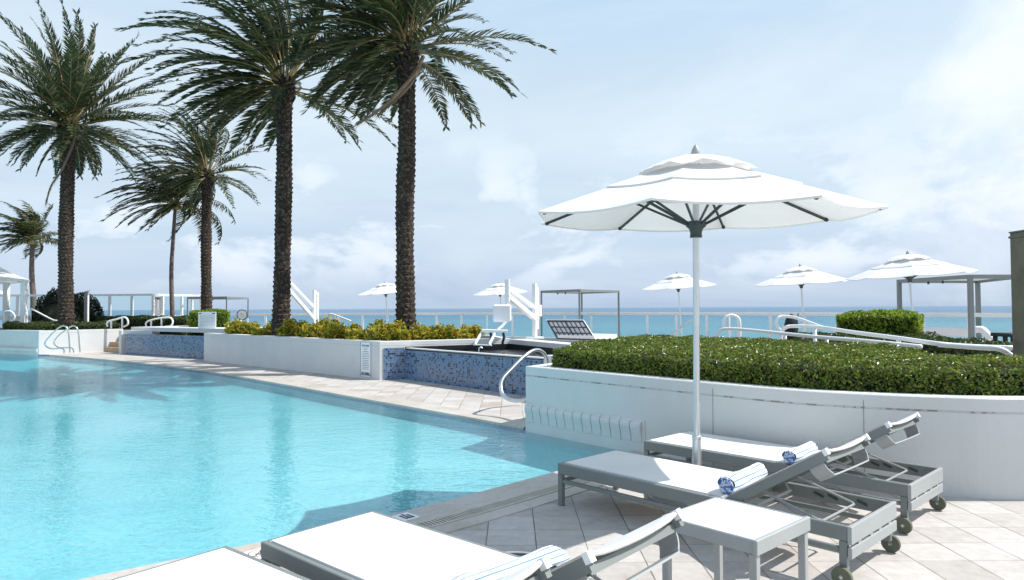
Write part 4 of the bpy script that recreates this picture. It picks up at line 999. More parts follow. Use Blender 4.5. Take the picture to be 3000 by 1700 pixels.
m = MB(); m.bar((0, -.053, .17), (-.05, -.053, .24), .012, .004); m.bar((0, -.056, .17), (.10, -.056, .13), .010, .004); m.build('hand', M['inkgrey'], ck)
for x in (-.17, .17): m = MB(); m.box(x - .02, x + .02, -.02, .02, -.3, .05); m.build('bracket', M['white'], ck)

# ------------------------------------------------------------------ palms
def frond_into(mb, base, az, el, length, droop, wind, nl=58, ll=.42, lw=.044, mi_leaf=0, mi_st=1, vee=.55, curl=0.0, gap0=.16):
    d = Vector((math.cos(az) * math.cos(el), math.sin(az) * math.cos(el), math.sin(el))); p = Vector(base); seg = 14; pts = [p.copy()]; ds = [d.copy()]
    for i in range(seg):
        t = (i + 1) / seg
        d = (d + (Vector((0, 0, -1)) * droop * (.5 + t) + wind * (.4 + t)) / seg).normalized(); p = p + d * (length / seg); pts.append(p.copy()); ds.append(d.copy())
    # stalk
    mb.mi = mi_st; mb.tube(pts[:11], [.022 * (1 - .75 * i / 14) + .003 for i in range(11)], 3, False)
    mb.mi = mi_leaf
    for i in range(nl):
        t = gap0 + (1 - gap0) * (i + random.random() * .6) / nl; x = t * seg; k = min(int(x), seg - 1); f = x - k
        q = pts[k].lerp(pts[k + 1], f); dd = ds[k].lerp(ds[k + 1], f).normalized()
        side = dd.cross(Vector((0, 0, 1)))
        if side.length < .05: side = dd.cross(Vector((math.cos(az), math.sin(az), .01)))
        side.normalize(); up = side.cross(dd)
        prof = math.sin(math.pi * min(1, .12 + .9 * t) ** .8) ** .6 if t < .97 else .45
        for s in (-1, 1):
            L_ = ll * prof * random.uniform(.8, 1.15); v = random.uniform(vee - .35, vee + .3)
            dirn = (dd * (.75 + .5 * t) + side * s * math.cos(v) * .95 + up * math.sin(v) * .6 + wind * .55 + Vector((0, 0, -curl))).normalized()
            wv = dirn.cross(up + side * random.uniform(-.8, .8)).normalized() * lw * .5
            mid = q + dirn * L_ * .55; tip = mid + (dirn + wind * .5 + Vector((0, 0, -.22 - curl))).normalized() * L_ * .45
            b = len(mb.v); mb.v += [tuple(q - wv * .5), tuple(q + wv * .5), tuple(mid + wv), tuple(mid - wv), tuple(tip)]
            mb.f += [[b, b + 1, b + 2, b + 3], [b + 3, b + 2, b + 4]]; mb.m += [mi_leaf, mi_leaf]
def date_trunk(path, r0, r1, rows_h=.12, nseg=28, flare=.25):
    P = smooth_path(path, 10); L_ = [0]
    for a, b_ in zip(P, P[1:]): L_.append(L_[-1] + (b_ - a).length)
    tot = L_[-1]; m = MB(); z = 0; row = 0; rings = []
    def at_s(s):
        for i in range(len(P) - 1):
            if s <= L_[i + 1]: return P[i].lerp(P[i + 1], (s - L_[i]) / (L_[i + 1] - L_[i]))
        return P[-1]
    while z < tot:
        t = z / tot; r = r0 + (r1 - r0) * t + .05 * math.exp(-z / .35) + flare * max(0, (t - .86) / .14) ** 1.3 * r1
        r *= 1 + .035 * math.sin(z * 2.1 + row * .01) + .02 * math.sin(z * 5.3)
        amp = .15 if t < .86 else .2
        for j, (fz, a_) in enumerate(((0, -.5), (.45, .25), (.78, 1.0), (.92, .6))):
            c = at_s(min(tot, z + fz * rows_h)); ring = []
            for k in range(nseg):
                an = 2 * math.pi * k / nseg; ph = 6.5 * an + row * 2.6
                bump_ = a_ * (.55 + .45 * math.cos(2 * ph)) + random.uniform(-.25, .25)
                rr = r * (1 + amp * bump_); ring.append((c.x + math.cos(an) * rr, c.y + math.sin(an) * rr, c.z + rows_h * .12 * math.cos(2 * ph)))
            rings.append(ring)
        z += rows_h; row += 1
    for ring in rings: m.v += ring
    for i in range(len(rings) - 1):
        for k in range(nseg): m.f.append([i * nseg + k, i * nseg + (k + 1) % nseg, (i + 1) * nseg + (k + 1) % nseg, (i + 1) * nseg + k]); m.m.append(0)
    return m
def boots(m, c, r, h, n=70):       # old leaf bases around the neck
    for i in range(n):
        a = i * 2.4; z = c.z - h + h * i / n; d = Vector((math.cos(a), math.sin(a), 0)); p = Vector((c.x, c.y, z)) + d * r
        m.bar(p, p + d * .10 + Vector((0, 0, .17)), .07, .03, d)
def date_palm(px, py_base, px_top, py_top, d, zb, r, label, seed, n=84, length=3.3, wind=Vector((-.95, 0, -.15)), keep=None, mid=None, rows=.12, el_lo=-20, nl=64, ll=.46):
    random.seed(seed); base = ga(px, d, zb); top = D(px_top, py_top, d)
    root = empty('date_palm', base, 0, label, 'palm tree', 'tall date palms around the pool')
    mids = [D(x, y, d) for x, y in (mid or [])]
    tr = date_trunk([base - Vector((0, 0, .1))] + mids + [top], r, r * .92, rows); boots(tr, top + Vector((0, 0, .1)), r * .95, .55, 80); part(tr, 'trunk', M['trunk'], root)
    mb = MB()
    for i in range(n):
        f = (i + .5) / n; az = i * 2.39996 + random.uniform(-.15, .15); el = R(86 - (86 - el_lo) * f ** .85 + random.uniform(-7, 7))
        if keep and random.random() > keep(az, el): continue
        dr = .45 + .62 * f + random.uniform(-.1, .2); ln = length * random.uniform(.85, 1.08) * (1.0 - .42 * max(0, (f - .5) / .5))
        b0 = top + Vector((math.cos(az) * .12, math.sin(az) * .12, .25 - .35 * f))
        wk = wind * random.uniform(.75, 1.3) * (.12 if math.cos(az) > .2 and el < R(55) else 1.0)
        if math.cos(az) > .2 and el < R(55): dr *= .72; ln *= 1.12
        if math.cos(az) < -.2: dr += .18
        frond_into(mb, b0, az + random.uniform(-.12, .12), el, ln, dr, wk, nl=nl - random.randint(0, 14), ll=ll * random.uniform(.85, 1.1))
    for i in range(3):
        az = random.uniform(2.4, 4.2); frond_into(mb, top + Vector((0, 0, -.15)), az, R(-45), length * .5, 1.3, wind * .4, nl=30, ll=.25)
    part(mb, 'crown', [M['palm'], M['rachis']], root)
    return root, top
sparse = lambda az, el: .42 if math.cos(az) > .15 and el < R(52) else 1.0
r1, t1 = date_palm(1190, 955, 1190, 150, 15.2, .70, .20, 'tallest date palm right of centre, rising from the planter corner beside the hot tub', 3, keep=sparse, mid=[(1186, 640), (1192, 400)], length=3.4, n=112)
r2, t2_ = date_palm(823, 945, 831, 255, 17.3, .70, .20, 'date palm in the middle of the long planter, second from the hot tub', 8, keep=sparse, mid=[(829, 700), (833, 450)], length=3.7, wind=Vector((-1.15, .05, -.10)), n=112)
r3, t3 = date_palm(195, 935, 200, 375, 23.5, .70, .225, 'date palm at far left with upright crown, dark round bush behind its foot', 15, wind=Vector((-.30, 0, .05)), mid=[(193, 700), (199, 500)], length=3.7, el_lo=-20, n=98)
r4, t4 = date_palm(607, 915, 606, 515, 27.5, .55, .20, 'smaller date palm with bent crown, standing behind the clipped box hedge', 21, wind=Vector((-.95, 0, -.05)), mid=[(604, 760)], length=3.1, n=84, rows=.13, nl=44, keep=sparse)
# dry fronds hanging from three crowns
def dry(root, top, pts, w_=.09):
    m = MB(); P = smooth_path(pts, 5); m.tube(P, [.048 * (1 - .55 * i / len(P)) for i in range(len(P))], 5)
    for i in range(4, len(P) - 1):
        for s in range(5):
            d_ = (P[i + 1] - P[i]).normalized(); q = P[i] + (P[i + 1] - P[i]) * random.random(); v = (d_ + Vector((random.uniform(-.4, .4), random.uniform(-.4, .4), random.uniform(-.5, 0)))).normalized() * random.uniform(.15, .3); wv = v.cross(Vector((0, 1, .2))).normalized() * .008
            m.add([q - wv, q + wv, q + v], [(0, 1, 2)])
    part(m, 'dry_frond', M['deadfrond'], root)
dry(r3, t3, [D(228, 360, 23.2), D(215, 420, 23.0), D(180, 500, 22.8), D(150, 545, 22.7), D(134, 600, 22.6)])
dry(r1, t1, [D(1240, 165, 14.9), D(1215, 215, 14.8), D(1150, 290, 14.6), D(1085, 340, 14.5), D(1050, 360, 14.5)])
dry(r1, t1, [D(1228, 200, 14.9), D(1200, 250, 14.8), D(1150, 300, 14.7), D(1110, 335, 14.7)])

def coconut_palm(pts, d, r, label, seed, n, length, wind, cat='palm tree', biased=None):
    random.seed(seed); base = D(*pts[0], d); root = empty('coconut_palm', (base.x, base.y, base.z), 0, label, cat, 'slender coconut palms bent by the wind')
    root.location = (base.x, base.y, 0); P = smooth_path([Vector((base.x, base.y, 0))] + [D(x, y, d) for x, y in pts], 8); m = MB(); rs = [r * (1.25 - .5 * i / len(P)) * (1 + .06 * (i % 2)) for i in range(len(P))]; m.tube(P, rs, 10); part(m, 'trunk', M['ctrunk'], root, True)
    mb = MB(); top = P[-1]
    for i in range(n):
        f = i / n; az = i * 2.39996 + random.uniform(-.2, .2); el = R(80 - 82 * f + random.uniform(-8, 8))
        frond_into(mb, top, az, el, length * random.uniform(.8, 1.1), 1.0 + .5 * f, wind * random.uniform(.7, 1.3), nl=36, ll=.62, lw=.05, vee=.1, curl=.25, gap0=.12)
    mb.mi = 2
    for i in range(7):
        a = i * .9; c = top + Vector((math.cos(a) * .16, math.sin(a) * .16, -.12)); mb.lathe([(.0, -.10), (.07, -.07), (.09, 0), (.06, .08), (0, .10)], 8, c)
    part(mb, 'crown', [M['coco'], M['rachis'], M['rachis']], root)
    return root
coconut_palm([(505, 935), (502, 800), (508, 690), (514, 600)], 29, .085, 'slender coconut palm between the tall glass screen and a date palm, fronds blown left', 4, 36, 3.0, Vector((-1.7, 0, -.25)))
coconut_palm([(98, 885), (93, 800), (95, 705)], 33.5, .12, 'small wind-bent coconut palm behind the far left date palm, above the gazebo roof', 9, 34, 2.2, Vector((-1.1, 0, .1)))

# ------------------------------------------------------------------ bush and yellow shrubs
def blob_leaves(c, rx, ry, rz, n, size, mb, asp=.5, hollow=.55, low=-.2, jit=.9):
    u = rng.normal(0, 1, (n, 3)); u /= np.linalg.norm(u, axis=1)[:, None]; u[:, 2] = np.where(u[:, 2] < low, -u[:, 2], u[:, 2])
    rad = hollow + (1 - hollow) * rng.random((n, 1)) ** .5; rad *= 1 + .12 * np.sin(u[:, :1] * 7 + c[0] * 3) + .10 * np.sin(u[:, 2:] * 9 + u[:, 1:2] * 8)
    leaf_mesh(np.array(c)[None] + u * rad * np.array([rx, ry, rz]), u.copy(), size, mb, jit, asp)
random.seed(2)
bc = ga(192, 27.0, .85)
bu = empty('round_bush', bc, 0, 'big dark rounded bush behind the foot of the far left date palm', 'bush')
mb = MB(); blob_leaves((bc.x, bc.y, bc.z), 1.28, 1.0, 1.27, 11000, .10, mb, .5, .8)
mb.mi = 1; mb.lathe([(1.1 * math.cos(t), 1.08 * math.sin(t)) for t in [i * math.pi / 16 for i in range(8)]] + [(.01, 1.08)], 20, bc - Vector((0, 0, .02))); part(mb, 'foliage', [M['bushleaf'], M['core']], bu)
m = MB(); m.tube([bc - Vector((0, 0, .2)), bc + Vector((0, 0, .3))], .06, 6); part(m, 'stem', M['core'], bu)
def shrub(p, h, w_, label, n=420):
    root = empty('yellow_shrub', p, 0, label, 'shrub', 'yellow-green shrubs in the long white planter'); mb = MB()
    for k in range(9):
        a = k * 2.4; rr = w_ * .62 * math.sqrt((k + .3) / 9); c = (p.x + math.cos(a) * rr, p.y + math.sin(a) * rr * .8, p.z + h * random.uniform(.30, .95) * (1 - .3 * k / 9))
        blob_leaves(c, w_ * .42, w_ * .38, h * .30, n // 9, .11, mb, .38, .2, -1, 1.3)
    blob_leaves((p.x, p.y, p.z + h * .3), w_ * .75, w_ * .6, h * .38, n // 2, .11, mb, .38, .4, -.3, 1.3)
    part(mb, 'leaves', M['croton'], root)
    m = MB()
    for k in range(5): a = k * 1.3; m.tube([p - Vector((0, 0, .05)), p + Vector((math.cos(a) * w_ * .3, math.sin(a) * w_ * .3, h * .6))], .008, 4)
    part(m, 'stems', M['core'], root)
SH = [(690, .30, .37), (735, .9, .40), (770, .32, .36), (800, 1.0, .44), (845, .3, .42), (885, .9, .42), (915, .32, .40), (955, 1.0, .48), (985, .32, .42), (1030, .9, .44), (1055, .32, .42), (1095, .8, .46), (1115, .35, .42), (1165, .35, .44), (1215, .40, .40), (1262, .45, .44), (1305, .38, .50), (1345, .5, .40), (1380, .8, .36)]
where = ['at the left tip of the long planter', 'just right of the planter left tip', 'left of the second palm trunk, front row', 'behind the second palm trunk at its left', 'at the foot of the second palm trunk', 'right of the second palm trunk, back row', 'right of the second palm trunk, front row', 'under the left pool lift post',
 'midway between the two palms, front row', 'midway between the two palms, back row', 'above the left edge of the rules sign', 'behind the rules sign, back row', 'right above the rules sign at the planter corner', 'at the foot of the tallest palm, left', 'at the foot of the tallest palm, right', 'right of the tallest palm along the hot tub', 'tallest one beside the hot tub rim', 'near the lift footrest', 'last one by the lift at the planter end']
for (px, off, h), wtxt in zip(SH, where):
    # depth of the wall line at this column
    if px < 1113:
        tpx = (px - 1500) / FPX; den = (fd.x - tpx * fd.y); s_ = (tpx * a1.y - a1.x) / den; w0 = a1 + fd * s_
    else:
        kd = (K - c1).normalized(); tpx = (px - 1500) / FPX; den = (kd.x - tpx * kd.y); s_ = (tpx * c1.y - c1.x) / den; w0 = c1 + kd * s_
    dd = w0.y + off + .25; p = ga(px, dd, .70); shrub(p, h * random.uniform(.72, 1.15), .33, 'yellow-green leafy shrub ' + wtxt, 560)
# ------------------------------------------------------------------ ocean railing and tall glass screen
random.seed(5)
PX = [608, 650, 705, 778, 852, 926, 990, 1062, 1135, 1207, 1279, 1352, 1427, 1501, 1577, 1654, 1732, 1812, 1896, 1981, 2070, 2163, 2257, 2355, 2460, 2575, 2703, 2840, 2995, 3180, 3400]
pr = [rail_xy(x) for x in PX]
rl = empty('ocean_railing', pr[8], 0, 'long white railing with glass panels along the terrace edge in front of the sea', 'railing')
m = MB()
for a, b_ in zip(pr, pr[1:]): m.bar(a + Vector((0, 0, 1.225)), b_ + Vector((0, 0, 1.225)), .14, .05); m.bar(a + Vector((0, .03, 1.17)), b_ + Vector((0, .03, 1.17)), .05, .055)
part(m, 'top_rail', M['white'], rl)
m = MB()
for a, b_ in zip(pr, pr[1:]): m.bar(a + Vector((0, 0, .08)), b_ + Vector((0, 0, .08)), .25, .16)
part(m, 'curb', M['stucco'], rl)
for p in pr:
    m = MB(); m.box(p.x - .042, p.x + .042, p.y - .04, p.y + .04, .16, 1.142); part(m, 'post', M['white'], rl)
for a, b_ in zip(pr, pr[1:]):
    t = (b_ - a).normalized(); m = MB(); m.bar(a + t * .06 + Vector((0, 0, .66)), b_ - t * .06 + Vector((0, 0, .66)), .012, .94); part(m, 'glass_panel', M['glass'], rl)
def scr(pts, zt, zb, name, lab, root=None):
    q = [ga(px, d) for px, d in pts]; r = root or empty(name, q[0], 0, lab, 'glass screen')
    m = MB()
    for a, b_ in zip(q, q[1:]): m.bar(a + Vector((0, 0, zt - .04)), b_ + Vector((0, 0, zt - .04)), .09, .09)
    part(m, 'top_rail', M['white'], r)
    m = MB()
    for a, b_ in zip(q, q[1:]): m.bar(a + Vector((0, 0, zb - .08)), b_ + Vector((0, 0, zb - .08)), .15, .16)
    part(m, 'bottom_rail', M['stucco'], r)
    for p in q: m = MB(); m.box(p.x - .045, p.x + .045, p.y - .045, p.y + .045, 0, zt - .085); part(m, 'post', M['white'], r)
    for a, b_ in zip(q, q[1:]): t = (b_ - a).normalized(); m = MB(); m.bar(a + t * .05 + Vector((0, 0, (zt + zb) / 2 - .04)), b_ - t * .05 + Vector((0, 0, (zt + zb) / 2 - .04)), .012, zt - zb - .1); part(m, 'glass_panel', M['glass'], r)
    return r
scr([(-120, 30.2), (-30, 30.2), (52, 30.2), (138, 30.2), (200, 30.2), (259, 30.2), (322, 30.1), (387, 30), (449, 29.8), (477, 30.6), (533, 31.4), (563, 31.8), (588, 32)], 2.14, 1.19, 'glass_screen', 'tall white framed glass wind screen at the left in front of the sea')

# ------------------------------------------------------------------ pool lifts
def lift(mast, tip, lab, seat=True, scale=1.0):
    """mast/tip: (px, d)"""
    b = ga(mast[0], mast[1], .0); root = empty('pool_lift', b, 0, lab, 'pool lift', 'white swing arm pool lifts')
    zb = mast[2]; zt = mast[3]; e = ga(tip[0], tip[1]); dv = (e - b).normalized(); sv = Vector((-dv.y, dv.x, 0))
    m = MB(); m.bar(b + Vector((0, 0, zb)), b + Vector((0, 0, zt)), .085, .085, dv); m.bar(b - dv * .13 + Vector((0, 0, zb + .2)), b - dv * .13 + Vector((0, 0, zt - .12)), .07, .06, dv)
    m.bar(b + Vector((0, 0, zt - .1)), b - dv * .16 + Vector((0, 0, zt - .1)), .05, .06); m.box(b.x - .2, b.x + .2, b.y - .2, b.y + .2, max(0, zb - .02), zb + .02); part(m, 'mast', M['white'], root)
    m = MB(); c = b - dv * .2 + Vector((0, 0, zb + .62)); m.obox(c, dv * .06, sv * .07, Vector((0, 0, .13))); m.obox(c + dv * .12 - Vector((0, 0, .02)), dv * .07, sv * .05, Vector((0, 0, .18))); part(m, 'battery_box', M['white'], root)
    for z0, z1, w_ in ((tip[2], tip[3], .075), (tip[4], tip[5], .095)):
        p = b + Vector((0, 0, z0)); q = e + Vector((0, 0, z1)); m = MB(); m.bar(p, q, w_, w_, sv); part(m, 'arm', M['white'], root)
    m = MB(); m.bar(e + Vector((0, 0, tip[5] - .12)), e + Vector((0, 0, tip[3] + .18)), .10, .05, dv); m.lathe([(.03, -.06), (.03, .06)], 10, e + Vector((0, 0, tip[5])), sv); part(m, 'end_plate', M['white'], root)
    return root, e, dv, sv
lr, e, dv, sv = lift((1566, 15.6, .76, 2.0), (1486, 14.3, 1.44, 1.86, 1.20, 1.70), 'white pool lift with hanging seat between the hot tub and the open cabana')
m = MB(); pts = [e + Vector((0, 0, 1.64)), e + Vector((-.02, 0, 1.35)), e + Vector((-.03, 0, 1.16)), e + Vector((-.12, -.05, 1.05)), e + Vector((-.2, -.1, .99))]; m.tube(pts, .032, 8); part(m, 'hanger', M['white'], lr)
c = D(1471, 918, 14.1); m = MB(); m.bbox(-.19, .19, -.03, .03, -.18, .18, .03); m.v = [(v[0] + c.x, v[1] + c.y, v[2] + c.z) for v in m.v]; part(m, 'seat_back', M['cushion'], lr)
c = D(1450, 970, 13.9); m = MB(); m.obox(c, Vector((.26, .02, -.01)), Vector((0, .2, 0)), Vector((0, 0, .025))); part(m, 'seat', M['white'], lr)
for px0, px1 in ((1412, 1392), (1453, 1434)):
    m = MB(); p, q = D(px0, 972, 13.75), D(px1, 1008, 13.5); m.bar(p, q, .03, .05); part(m, 'leg_rest', M['white'], lr)
m = MB(); p, q = D(1388, 1010, 13.5), D(1440, 1012, 13.45); m.bar(p, q, .10, .02); part(m, 'foot_plate', M['white'], lr)
for px0 in (1437, 1474):
    m = MB(); p = [D(px0, 975, 13.68), D(px0 + 3, 990, 13.66), D(px0 - 2, 1004, 13.66), D(px0 + 1, 1020, 13.66)]
    for a, b_ in zip(p, p[1:]): m.bar(a, b_, .05, .008, (0, 1, 0))
    part(m, 'strap', M['blackfab'], lr)
lift((921, 22.0, .2, 2.05), (836, 21.0, 1.48, 2.42, 1.12, 2.16), 'white pool lift without a seat, its arms reaching behind the second palm trunk')

# ------------------------------------------------------------------ handrails
def rail(name, px_pts, r_, mt, label, group=None, posts=(), n=5, cat='handrail', extra=()):
    P = [D(*p) for p in px_pts]; b = P[0]; root = empty(name, (b.x, b.y, 0), 0, label, cat, group)
    m = MB(); m.tube(smooth_path(P, n), r_, 10); part(m, 'rail', mt, root, True)
    for (x, y0, d, z1) in posts:
        t = D(x, y0, d); m = MB(); m.tube([t, Vector((t.x, t.y, z1))], r_ * .95, 8); part(m, 'post', mt, root, True)
    for pts in extra:
        m = MB(); m.tube(smooth_path([D(*p) for p in pts], n), r_, 8); part(m, 'rail', mt, root, True)
    return root
rail('ladder_rail', [(187.5, 1035, 21.6), (186.5, 1024, 21.6), (175, 1021, 21.6), (150, 1022, 21.6), (134, 1014, 21.6), (132, 1003, 21.6), (145, 986, 21.6), (169, 963, 21.6), (185.5, 955, 21.6), (196, 961, 21.6), (201, 978, 21.6), (203, 1005, 21.6), (205, 1034, 21.6)], .021, M['steel'], 'bent steel ladder rail by the far left planter, nearer to the planter corner', 'steel ladder rails at the far pool edge')
rail('ladder_rail', [(216, 1034, 22.0), (214, 1024, 22), (204, 1019, 22), (175, 1019, 22), (161, 1011, 22), (159, 1001, 22), (172, 983, 22), (196, 965, 22), (213, 955, 22), (225, 961, 22), (230, 977, 22), (232, 1005, 22), (234.5, 1033, 22)], .021, M['steel'], 'bent steel ladder rail by the far left planter, the one nearer to the stone steps', 'steel ladder rails at the far pool edge')
rail('grab_rail', [(1545, 1171, 8.75), (1510, 1175, 8.95), (1482, 1166, 9.1), (1468, 1143, 9.2), (1472, 1112, 9.3), (1500, 1080, 9.45), (1530, 1050, 9.6), (1557, 1030, 9.75), (1577, 1026, 9.9), (1594, 1036, 10), (1602, 1056, 10.1), (1604, 1085, 10.1)], .026, M['steel'], 'large steel grab rail before the hot tub at the end of the curved planter', 'steel grab rails beside the hot tub')
rail('grab_rail', [(1618, 1068, 10.6), (1650, 1043, 10.7), (1672, 1027, 10.75), (1690, 1023, 10.8), (1706, 1030, 10.9), (1712, 1060, 11)], .024, M['steel'], 'second steel grab rail, half hidden behind the left end of the hedge', 'steel grab rails beside the hot tub')
rail('ramp_handrail', [(2098, 1000, 10.6), (2100, 984, 10.6), (2108, 971, 10.6), (2124, 964, 10.55), (2180, 966, 10.3), (2290, 977, 9.7), (2400, 988, 9.0), (2500, 996, 8.5), (2585, 1004, 8.1), (2700, 1016, 7.7)], .024, M['white'], 'lower white ramp handrail running behind the big hedge, starting nearest the parasol pole', 'white ramp handrails', [(2300, 979, 9.65, .4), (2422, 991, 8.9, .4)])
rail('ramp_handrail', [(2287, 1003, 9.9), (2289, 984, 9.9), (2294, 967, 9.9), (2304, 959, 9.85), (2325, 956, 9.8), (2386, 958, 9.5), (2450, 966, 9.1), (2493, 973, 8.8), (2632, 991, 8.1), (2755, 1008, 7.6), (2860, 1016, 7.3), (2975, 1020, 7.1)], .027, M['white'], 'upper white ramp handrail sloping down to the grey post at the right', 'white ramp handrails', [(2387, 960, 9.5, .4), (2632, 994, 8.1, .4)], extra=[[(2750, 1010, 7.55), (2860, 1018, 7.2), (2915, 1021, 7.05), (2942, 1028, 7.0), (2962, 1042, 7.0)]])
rail('hoop_rail', [(2124, 965, 11), (2121, 950, 11), (2122, 937, 11), (2130, 927, 11), (2147, 924, 11), (2161, 931, 11), (2167, 946, 11), (2167, 996, 11)], .024, M['white'], 'white rounded hoop rail standing behind the hedge, just right of the parasol pole', 'white hoop ended rails behind the hedge', [(2137, 927, 11, .3)])
rail('hoop_rail', [(2288, 969, 10.6), (2277, 957, 10.6), (2274, 943, 10.6), (2281, 931, 10.6), (2295, 927, 10.6), (2325, 930, 10.5), (2352, 938, 10.3), (2410, 959, 9.9), (2450, 968, 9.5)], .023, M['white'], 'white hoop ended rail curling behind the black cover at the ramp', 'white hoop ended rails behind the hedge')
rail('thin_rail', [(1950, 1000, 11.6), (1970, 981, 11.6), (1996, 958, 11.6), (2012, 945, 11.6), (2025, 939, 11.6), (2040, 941, 11.6), (2050, 955, 11.6)], .014, M['steel'], 'thin slanting steel rail rising from the hedge just left of the parasol pole')
rail('short_handrail', [(315, 957, 23.6), (313, 948, 23.6), (320, 941, 23.6), (340, 936, 23.6), (360, 930, 23.6), (370, 932, 23.6), (375, 942, 23.6), (373, 952, 23.6), (362, 958, 23.6)], .03, M['white'], 'short white handrail left of the raised pool slab, nearer the palm', 'short white handrails at the left', [(326, 939, 23.6, .8), (358, 931, 23.6, .8)])
rail('short_handrail', [(428, 958, 24.2), (428, 946, 24.2), (440, 939, 24.2), (465, 933, 24.2), (492, 930, 24.2), (503, 934, 24.2), (506, 945, 24.2), (500, 955, 24.2), (484, 957, 24.2)], .03, M['white'], 'short white handrail behind the raised pool slab, in front of the slender coconut trunk', 'short white handrails at the left', [(443, 938, 24.2, .8), (473, 932, 24.2, .8)])
rail('sloping_handrail', [(90, 941, 25), (90, 908, 25), (97, 908, 25), (130, 925, 25), (158, 939, 25), (172, 939, 25)], .028, M['white'], 'white handrail sloping down in front of the round dark bush', n=2)
rail('sloping_handrail', [(14, 945, 24.4), (12, 920, 24.4), (20, 912, 24.4), (34, 914, 24.4), (43, 926, 24.4), (38, 940, 24.4), (28, 945, 24.4)], .03, M['white'], 'white looped handrail at the far left edge under the gazebo')
rail('curled_handrail', [(1028, 941, 19.5), (1000, 930, 19.5), (975, 921, 19.5), (965, 921, 19.5), (961, 930, 19.5), (964, 938, 19.5), (970, 941, 19.5)], .022, M['white'], 'curled white handrail seen above the yellow shrubs between the two big palms', None, [(983, 923, 19.5, .7), (1000, 930, 19.5, .7)])

# ------------------------------------------------------------------ cabanas, daybeds
def cabana(corners, zt, label, roof=True, th=.07, slats=True):
    c = sum(corners, Vector()) / 4; root = empty('cabana', (c.x, c.y, 0), 0, label, 'cabana', 'grey framed cabanas by the sea')
    for i in range(4):
        p, q = corners[i], corners[(i + 1) % 4]; m = MB(); m.box(p.x - th / 2, p.x + th / 2, p.y - th / 2, p.y + th / 2, 0, zt - .001); part(m, 'post', M['grey'], root)
        t = (q - p).normalized(); m = MB(); m.bar(p + t * (th / 2 + .001) + Vector((0, 0, zt - .045)), q - t * (th / 2 + .001) + Vector((0, 0, zt - .045)), th * .95, .09); part(m, 'beam', M['grey'], root)
    if roof:
        m = MB(); s_ = [c + (p - c) * .93 for p in corners]
        m.add([(p.x, p.y, zt - .03) for p in s_] + [(p.x, p.y, zt - .012) for p in s_], [(3, 2, 1, 0), (4, 5, 6, 7)] + [(i, (i + 1) % 4, 4 + (i + 1) % 4, 4 + i) for i in range(4)]); part(m, 'roof_canvas', M['canvas'], root)
    for k in (0, 1):
        p = corners[0].lerp(corners[1], .45 + .2 * k) + Vector((0, 0, zt - .14)); m = MB(); m.lathe([(.02, -.03), (.03, 0), (.02, .04)], 8, p); m.tube([p + Vector((0, 0, .03)), p + Vector((0, 0, .06))], .008, 5); part(m, 'clip', M['dark'], root)
    return root
cabana([flat(D(1586, 850, 26.8)), flat(D(1697, 850, 25.0)), flat(D(1812, 850, 27.2)), flat(D(1704, 850, 29.0))], 2.12, 'open grey cabana frame around a daybed right of the seated pool lift', True, .065)
cabana([flat(D(2634, 820, 18.2)), flat(D(2842, 806, 15.5)), flat(D(2985, 806, 15.6)), flat(D(2864, 820, 18.6)) + Vector((.0, .0, 0))], 2.15, 'grey cabana with flat canvas roof at the right, partly behind the wooden post', True, .09)
cabana([flat(D(550, 870, 31.2)), flat(D(664, 876, 30.5)), flat(D(727, 870, 33.2)), flat(D(612, 868, 33.6))], 2.02, 'distant thin grey cabana frame behind the smaller date palm', False, .045)

def daybed_a():
    tl, tr, br, bl = D(1604, 941, 24.4), D(1708, 942, 23.6), D(1741, 994, 23.0), D(1634, 993, 23.8)
    root = empty('daybed', (br.x, br.y, 0), 0, 'daybed with raised lattice back and white mattress under the central cabana', 'daybed', 'daybeds under the cabanas')
    U_, V_ = (tr - tl), (bl - tl); nrm = U_.cross(V_).normalized()
    if nrm.y < 0: nrm = -nrm
    m = MB()
    for i in range(9): a = tl + U_ * (i / 8); m.bar(a, a + V_, .05 if i in (0, 4, 8) else .028, .03, nrm)
    for j in range(4): a = tl + V_ * (j / 3); m.bar(a - nrm * .002, a + U_ - nrm * .002, .05 if j in (0, 3) else .03, .03, nrm)
    part(m, 'back_lattice', M['rattan'], root)
    m = MB(); c = tl + (U_ + V_) / 2 + nrm * .10 - V_ * .04; m.obox(c, U_ * .53, V_ * .60, nrm * .075); part(m, 'back_cushion', M['cushion'], root)
    w_ = flat(br - bl); dep = Vector((-w_.y, w_.x, 0)).normalized() * 1.75; o_ = flat(bl) + w_ / 2 + dep / 2
    m = MB(); m.obox(o_ + Vector((0, 0, .40)), w_ / 2, dep / 2, Vector((0, 0, .09))); part(m, 'mattress', M['cushion'], root)
    m = MB(); m.obox(o_ + Vector((0, 0, .27)), w_ * .51, dep * .505, Vector((0, 0, .035)))
    part(m, 'base_frame', M['greylt'], root)
    for a in (-.48, .48):
        for b_ in (-.48, .48): p = o_ + w_ * a + dep * b_; m = MB(); m.box(p.x - .03, p.x + .03, p.y - .03, p.y + .03, 0, .235); part(m, 'leg', M['greylt'], root)
    m = MB(); m.bar(tl + V_ * .55 + U_ * .05 + nrm * .02, bl + nrm * .5 - Vector((0, 0, .0)), .02, .02); part(m, 'prop', M['rattan'], root)
daybed_a()
o_ = flat(D(2775, 960, 17.2))
db = empty('daybed', o_, 0, 'white cushioned daybed under the right cabana behind the low hedge', 'daybed', 'daybeds under the cabanas')
m = MB(); a, b_ = D(2692, 972, 16.8), D(2842, 974, 16.4); t = (b_ - a).normalized(); m.bbox(0, (b_ - a).length, -.1, .1, -.11, .11, .04); o = m.build('bolster', M['cushion'], db); o.location = a - db.location; o.rotation_euler.z = ang_of(a, b_)
